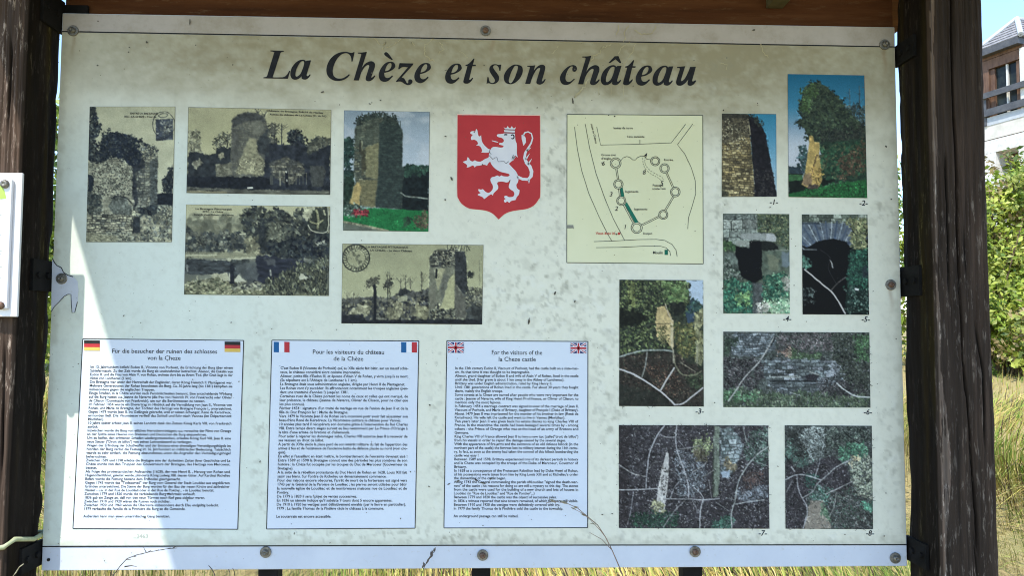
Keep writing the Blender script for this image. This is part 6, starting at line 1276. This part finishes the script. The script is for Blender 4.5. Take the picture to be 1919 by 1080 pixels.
for nm, n, reg, wd, sd in (('dry_grass', 60000, (-4.6, 6.6, 1.2, 6.2), 0.0085, 1), ('dry_grass', 40000, (-9, 11, 5.8, 12.5), 0.010, 2)):
    X, Y, H, c_, r = meadow(n, *reg, sd)
    o = link(nm, blades(nm, X, Y, H, wd * r.uniform(0.7, 1.4, n), c_, 0.85, 3 if sd == 1 else 2, sd), m_grass); tag(o, ('tall sunlit yellow straw grass close behind the board' if sd == 1 else 'yellow straw grass further up the bank, below the bushes'), 'grass', kind='stuff')

# ------------------------------------------------------------------ shrubs on the bank
m_leaf, nt, bs = mat('shrub_leaf'); a_ = N(nt, 'ShaderNodeAttribute', attribute_name='Col')
nt.links.new(a_.outputs['Color'], bs.inputs['Base Color']); bs.inputs['Roughness'].default_value = 0.45
tr_ = N(nt, 'ShaderNodeBsdfTranslucent'); nt.links.new(a_.outputs['Color'], tr_.inputs[0]); mx = N(nt, 'ShaderNodeMixShader', i_0=0.35)
nt.links.new(bs.outputs[0], mx.inputs[1]); nt.links.new(tr_.outputs[0], mx.inputs[2]); nt.links.new(mx.outputs[0], nt.nodes['Material Output'].inputs[0])
m_twig = simple('shrub_twig', (0.10, 0.06, 0.035), (0.24, 0.17, 0.10), 30, 0.85)
def shrub(name, label, c0, lobes, n, size, pal, seed, twigs=26, cat='shrub', group=None):
    """leaf clumps on lobes of an uneven crown; lobes = (dx, dy, dz, rx, ry, rz)"""
    r = np.random.default_rng(seed); z0 = float(ground_z(c0[0], c0[1])); root = tag(empty(name, (c0[0], c0[1], z0)), label, cat, group)
    L = np.array(lobes, float); vol = L[:, 3] * L[:, 4] * L[:, 5]; pick = r.choice(len(L), n, p=vol / vol.sum())
    # leaves gather in clumps near the lobe surface
    nc = max(40, n // 42); cl = r.choice(len(L), nc, p=vol / vol.sum()); d = r.normal(0, 1, (nc, 3)); d /= np.linalg.norm(d, axis=1)[:, None]
    cp = L[cl, :3] + d * L[cl, 3:] * (r.uniform(0.35, 1.05, nc)[:, None])
    ci = r.integers(0, nc, n); P = cp[ci] + r.normal(0, 1, (n, 3)) * 0.12 * np.minimum(L[cl[ci], 3:], 0.8)
    P[:, 2] = np.maximum(P[:, 2], 0.02); s_ = size * r.uniform(0.45, 1.6, n)
    nr = d[ci] * 0.7 + r.normal(0, 0.6, (n, 3)) + np.array([0, -0.15, 0.35]); nr /= np.linalg.norm(nr, axis=1)[:, None]
    t1 = np.cross(nr, r.normal(0, 1, (n, 3))); t1 /= np.linalg.norm(t1, axis=1)[:, None]; t2 = np.cross(nr, t1)
    a = (t1 * s_[:, None]); c_ = (t2 * (s_ * 0.55)[:, None]); fold = nr * (s_ * 0.18)[:, None]
    V = np.stack([P - a, P - c_ + fold, P + a, P + c_ + fold, P - 0.1 * a], 1)
    V = np.stack([P - a, P - c_ + fold, P + a * 1.1, P + c_ + fold], 1).reshape(-1, 3)
    F = (np.arange(n) * 4)[:, None, None] + np.array([[0, 1, 2], [0, 2, 3]])[None]; F = F.reshape(-1, 3)
    me = bpy.data.meshes.new('foliage'); me.vertices.add(len(V)); me.vertices.foreach_set('co', V.reshape(-1).astype(np.float32)); me.loops.add(F.size); me.loops.foreach_set('vertex_index', F.reshape(-1).astype(np.int32)); me.polygons.add(len(F)); me.polygons.foreach_set('loop_start', np.arange(0, F.size, 3, dtype=np.int32)); me.update(calc_edges=True)
    pal = np.array(pal, float); clump_c = pal[r.integers(0, len(pal), nc)] * r.uniform(0.8, 1.2, (nc, 1)); col = clump_c[ci] * r.uniform(0.75, 1.25, (n, 1))
    at_ = me.color_attributes.new('Col', 'FLOAT_COLOR', 'POINT'); cc = np.ones((n, 4, 4), np.float32); cc[..., :3] = col[:, None, :]; at_.data.foreach_set('color', cc.reshape(-1))
    link('foliage', me, m_leaf, root)
    for _ in range(twigs):
        k = r.integers(0, nc); e = cp[k]; st_ = np.array([r.normal(0, 0.3) + e[0] * 0.4, r.normal(0, 0.15) + e[1] * 0.4, -0.05]); mid = (st_ + e) / 2 + r.normal(0, 0.14, 3) + np.array([0, 0, 0.12]); tip = e + (e - mid) * r.uniform(0.05, 0.5)
        mb = MB(); mb.tube([st_, mid, e, tip], [0.016, 0.012, 0.007, 0.003], 5); mb.build('stem', m_twig, root, True)
    return root
LG = [(0.27, 0.36, 0.045), (0.36, 0.43, 0.06), (0.12, 0.19, 0.03), (0.42, 0.46, 0.08), (0.20, 0.27, 0.05)]
shrub('bramble_bush', 'sunlit yellow green bramble bush right of the right post, below the house', (6.35, 7.6), [(0, 0, 0.9, 0.9, 0.8, 0.9), (0.5, 0.2, 1.5, 0.8, 0.7, 0.7), (-0.5, 0.1, 1.4, 0.8, 0.6, 0.7), (0.1, 0.1, 2.0, 0.7, 0.6, 0.5), (0.9, -0.2, 0.7, 0.8, 0.7, 0.7), (-0.7, -0.3, 0.5, 0.6, 0.6, 0.5), (0.2, -0.7, 0.45, 1.0, 0.5, 0.5), (0.9, 0.1, 2.0, 0.7, 0.5, 0.7), (0.2, 0.1, 2.35, 0.6, 0.5, 0.45)], 40000, 0.031, LG + [(0.34, 0.26, 0.11), (0.30, 0.33, 0.07)], 31, 60)
shrub('hazel_bush', 'green bush glimpsed in the gap between board and right post', (4.75, 8.3), [(0, 0, 1.0, 0.8, 0.7, 1.0), (0.1, 0, 2.0, 0.7, 0.6, 0.8), (-0.4, 0, 1.5, 0.7, 0.6, 0.7)], 8000, 0.045, LG, 32, 14)
shrub('hazel_bush', 'green bush glimpsed in the gap between left post and board', (-5.35, 7.4), [(0, 0, 1.0, 0.9, 0.8, 1.0), (0.2, 0, 2.1, 0.8, 0.7, 0.9), (-0.5, 0.1, 1.6, 0.8, 0.7, 0.8), (0.1, 0, 2.9, 0.6, 0.6, 0.6)], 12000, 0.045, LG, 33, 18)

# ------------------------------------------------------------------ house up the slope at the right
HQ = CAM + ray(1850, 615) * (17.0 / (ray(1850, 615) @ _FW)); hd = np.array([0.30, -0.954, 0.0]); hd /= np.linalg.norm(hd)
HB = float(ground_z(HQ[0], HQ[1])) - 0.2
house = tag(empty('house', (HQ[0], HQ[1], HB), math.atan2(hd[1], hd[0])), 'white house with slate roof, dark timber dormer window and balcony rail beyond the bush', 'house')
def hp(u, v):                                          # facade coordinates (along, height) of a photo point
    d = ray(u, v); n_ = np.array([-hd[1], hd[0], 0.0]); t_ = ((HQ - CAM) @ n_) / (d @ n_); p_ = CAM + d * t_
    return float((p_ - HQ) @ hd), float(p_[2] - HB)
m_render = simple('white_render', (0.50, 0.475, 0.42), (0.64, 0.61, 0.55), 4, 0.85, bmp=0.1); m_slate = simple('slate_roof', (0.16, 0.16, 0.17), (0.30, 0.29, 0.29), 12, 0.6); m_dt = simple('brown_dormer_timber', (0.09, 0.045, 0.026), (0.15, 0.08, 0.048), 20, 0.7, stretch=(1, 1, 0.2))
m_gl, nt, bs = mat('window_glass'); gn = noise(nt, 3, 3); nt.links.new(ramp(nt, gn, [(0.4, (0.012, 0.016, 0.018)), (0.7, (0.035, 0.045, 0.04))]), bs.inputs['Base Color']); bs.inputs['Roughness'].default_value = 0.2; bs.inputs['Specular IOR Level'].default_value = 0.15
m_zn = simple('grey_gutter', (0.05, 0.05, 0.055), (0.085, 0.085, 0.09), 8, 0.5); m_pale = simple('pale_frame_paint', (0.55, 0.54, 0.50), (0.62, 0.61, 0.57), 20, 0.6); m_grey = simple('grey_concrete_band', (0.38, 0.41, 0.44), (0.46, 0.49, 0.52), 6, 0.8)
m_stone = simple('pale_granite_wall', (0.50, 0.485, 0.45), (0.68, 0.66, 0.62), 9, 0.85, bmp=0.2)
# local axes: x along the facade (towards the viewer), +y into the house is on the right, so outward is -y
s_wt, z_wt = hp(1853, 236); z_slab = hp(1853, 262)[1]; z_open = hp(1855, 298)[1]; z_eave = hp(1850, 104)[1]; z_r2 = hp(1850, 180)[1]; z_r1 = hp(1850, 213)[1]
OUT = 1.0 if (np.array([-hd[1], hd[0]]) @ np.array([-1.0, 0.0])) > 0 else -1.0      # sign of local y that faces left
def hbox(name, x0, x1, d0, d1, z0, z1, m, par=house):
    mb = MB(); a_, c_ = sorted((OUT * d0, OUT * d1)); mb.box(x0, x1, a_, c_, z0, z1); return mb.build(name, m, par)
SL, SR = hp(1836, 150)[0], 6.0
so0, so1 = hp(1866, 285)[0], hp(1909, 285)[0]; z_lin = hp(1890, 279)[1]
hbox('wall', SL, SR, -6.0, 0.0, z_slab, z_wt, m_render); hbox('wall', SL, SR, -6.0, 0.004, z_lin, z_slab - 0.02, m_stone); hbox('wall', SL, so0, -6.0, 0.003, 0, z_lin - 0.004, m_stone); hbox('wall', so1, SR, -6.0, 0.003, 0, z_lin - 0.004, m_stone); hbox('wall', so0, so1, -6.0, -0.5, 0, z_lin - 0.004, m_dt)
hbox('ledge', SL, SR, -5.9, -0.03, z_slab - 0.019, z_slab - 0.001, m_dt); hbox('parapet', SL, SR, -0.3, 0.012, z_wt + 0.001, z_r1 - 0.10, m_grey)
w0, w1 = hp(1862, 150)[0], hp(1900, 150)[0]; zt2 = hp(1866, 124)[1]; zb2 = z_wt - 0.05
hbox('dormer_wall', SL, w0 - 0.14, -6.0, -0.03, z_wt, z_eave - 0.10, m_dt); hbox('dormer_wall', w0 - 0.14, w1 + 0.14, -6.0, -0.60, z_wt, z_eave - 0.10, m_dt); hbox('dormer_wall', w1 + 0.14, SR, -6.0, -0.031, z_wt, z_eave - 0.10, m_slate); hbox('dormer_wall', w0 - 0.14, w1 + 0.14, -0.60, -0.029, zt2, z_eave - 0.10, m_dt)
win = hbox('window', w0 - 0.10, w1 + 0.10, -0.16, -0.12, zb2, zt2 - 0.01, m_gl)
xm = hp(1883, 150)[0]
for a_, c_, d_, e_ in ((w0 - 0.13, w0 - 0.02, zb2, zt2), (w1 + 0.01, w1 + 0.13, zb2, zt2), (xm - 0.02, xm + 0.02, zb2, zt2)): mb = MB(); q_ = sorted((OUT * -0.119, OUT * -0.07)); mb.box(a_, c_, q_[0], q_[1], d_, e_ - 0.012); mb.build('window_frame', m_pale if a_ == xm - 0.02 else m_dt, win)
hbox('door_post', w1 + 0.14, w1 + 0.26, -0.03, 0.0, z_wt, z_eave - 0.10, m_pale)
hbox('gutter', SL, hp(1916, 80)[0], -0.05, 0.14, z_eave - 0.02, z_eave + 0.13, m_zn); hbox('soffit', SL, hp(1914, 80)[0], -0.60, -0.028, z_eave - 0.09, z_eave - 0.01, m_dt)
X1 = hp(1913, 84)[0]; XM = (SL + X1) / 2; RH = 0.62            # hipped roof: its short end faces the photographer's left
E1, E2, E3, E4 = [(x_, OUT * d_, z_eave + 0.13) for x_, d_ in ((SL, 0.13), (X1 + 0.10, 0.13), (X1 + 0.10, -6.0), (SL, -6.0))]
R1, R2 = (XM + 0.1, OUT * -0.45, z_eave + 0.13 + RH), (XM + 0.1, OUT * -6.0, z_eave + 0.13 + RH)
mb = MB(); mb.add([E1, E2, E3, E4, R1, R2], [(0, 1, 4), (1, 2, 5, 4), (3, 0, 4, 5), (2, 3, 5), (0, 3, 2, 1)]); roof_h = mb.build('roof', m_slate, house)
nco = 7                                                 # courses of slates laid up the two visible slopes
def lerp(p_, q_, t_): return np.array(p_) * (1 - t_) + np.array(q_) * t_
for P0, P1, T0, T1, lift in ((E1, E2, R1, R1, (0, OUT * 0.012, 0.02)), (E2, E3, R1, R2, (0.012, 0, 0.02))):
    for k in range(nco):
        t0, t1 = k / nco, (k + 0.97) / nco; mb = MB(); lf = np.array(lift)
        q_ = [lerp(P0, T0, t0) + lf, lerp(P1, T1, t0) + lf, lerp(P1, T1, t1) + lf * 0.3, lerp(P0, T0, t1) + lf * 0.3]; q0 = [p_ - lf * 0.9 for p_ in q_]
        mb.add(q_ + q0, [(0, 1, 2, 3), (0, 4, 5, 1), (1, 5, 6, 2), (2, 6, 7, 3), (3, 7, 4, 0)]); mb.build('slate_course', m_slate, roof_h)
for p_, q_ in ((E1, R1), (E2, R1), (R1, R2)): mb = MB(); mb.tube([np.array(p_) + (0, 0, 0.02), np.array(q_) + (0, 0, 0.03)], 0.055, 8); mb.build('ridge_tile', m_grey, roof_h)
for zc, h_ in ((z_r2, 0.13), (z_r1, 0.16)): hbox('balcony_rail', SL, SR, 0.03, 0.08, zc - h_ / 2, zc + h_ / 2, m_zn)
for x_ in (SL + 0.1, hp(1912, 170)[0] + 0.6, SR - 0.1): hbox('rail_post', x_, x_ + 0.06, 0.015, 0.029, z_wt, z_r2 + 0.05, m_zn)

# ------------------------------------------------------------------ dry stalks standing in front of the board
m_stalk = simple('dry_stalk', (0.16, 0.11, 0.075), (0.30, 0.21, 0.15), 60, 0.8); m_stalkd = simple('dark_dry_stalk', (0.05, 0.045, 0.045), (0.12, 0.10, 0.09), 60, 0.8); m_seed = simple('seed_head', (0.20, 0.18, 0.11), (0.36, 0.33, 0.22), 90, 0.8)
def stalk(name, label, paths, m, y, spikes=(), group=None):
    """paths: list of (pixel points, radius start, radius end); runs on down to the ground"""
    p0 = at(*paths[0][0][0], y); root = tag(empty(name, (p0[0], y, 0.0)), label, 'grass stalk', group)
    for k, (pts, r0, r1) in enumerate(paths):
        W = [at(u, v, y - 0.004 * i) for i, (u, v) in enumerate(pts)]
        if k == 0: d = W[0] - W[1]; W = [np.array([W[0][0] + d[0] * 1.5, y, 0.0]), (W[0] + np.array([W[0][0] + d[0] * 1.5, y, 0.0])) / 2 + np.array([d[0] * 0.3, 0, 0])] + W
        n = len(W); mb = MB(); mb.tube(W, [r0 + (r1 - r0) * i / (n - 1) for i in range(n)], 6); world_child(mb.build('stem' if k == 0 else 'branch', m, None, True), root)
    for (u, v, du, dv, l, w_) in spikes:
        a_ = at(u, v, y - 0.006); c_ = at(u + du * l, v + dv * l, y - 0.010); mid = (a_ + c_) / 2 + np.array([0, -0.001, 0]); mb = MB(); mb.tube([a_, mid, c_], [0.0004, w_ * 0.001, 0.0003], 6); world_child(mb.build('spikelet', m_seed if m is not m_stalkd else m, None, True), root)
    return root
R = np.random.default_rng(3)
main = [(1168, 1083), (1160, 1062), (1147, 1032), (1135, 1008), (1120, 985), (1100, 968), (1082, 953), (1062, 944), (1040, 941), (1024, 943)]
sp_ = [(main[i][0] + R.uniform(-3, 3), main[i][1] + R.uniform(-3, 3), -0.9, -0.35 + R.uniform(-0.25, 0.35), R.uniform(8, 16), R.uniform(0.9, 1.5)) for i in (4, 5, 5, 6, 6, 6, 7, 7, 7, 8, 8)]
stalk('dry_grass_stalk', 'long arching brown grass stalk across the corner of the English text panel', [(main, 0.0011, 0.0005), ([(1145, 1030), (1128, 1012), (1112, 1003), (1105, 999)], 0.0006, 0.0004), ([(1138, 1012), (1125, 995), (1106, 975), (1090, 962), (1070, 952)], 0.0006, 0.0004)], m_stalk, -0.02, sp_)
sp_ = [(792 + 24 * t_ + R.uniform(-1.5, 1.5), 1066 - 34 * t_, 0.55 * R.uniform(-0.6, 1.4), -0.9, 8, 1.6) for t_ in np.linspace(0, 0.95, 14)]
stalk('dry_grass_stalk', 'short grey seed spike in front of the lower strip, left of the middle bolt', [([(788, 1084), (794, 1066), (803, 1048), (816, 1032)], 0.0011, 0.0005)], m_stalkd, -0.02, sp_)
sp_ = [(u, v, 0.9, -0.25 + R.uniform(-0.3, 0.3), R.uniform(6, 11), 0.9) for u, v in ((236, 1050), (250, 1044), (262, 1040), (275, 1037), (290, 1034), (300, 1032), (312, 1030), (322, 1029))]
stalk('dry_grass_stalk', 'dark thin stalk leaning right across the sunlit end of the lower strip', [([(212, 1080), (225, 1062), (238, 1048), (256, 1041), (282, 1035), (310, 1030), (332, 1028)], 0.0011, 0.0005), ([(234, 1063), (246, 1061), (256, 1063)], 0.0014, 0.0004), ([(274, 1036), (269, 1027)], 0.0008, 0.0004)], m_stalkd, -0.02, sp_)
stalk('dry_grass_stalk', 'curled dark stalk tip below the lower strip at left', [([(404, 1084), (400, 1072), (394, 1064), (391, 1061)], 0.0012, 0.0006)], m_stalkd, -0.02)
stalk('dry_grass_stalk', 'pair of small dark stalk tips below the lower strip, left of the left steel leg', [([(431, 1084), (431, 1074), (428, 1068)], 0.0011, 0.0005), ([(440, 1080), (439, 1072), (436, 1066)], 0.0008, 0.0005)], m_stalkd, -0.02)
stalk('dry_grass_stalk', 'pale bent stalk at the foot of the left post', [([(22, 1084), (30, 1074), (36, 1064), (44, 1058)], 0.0013, 0.0008)], m_seed, -0.12)
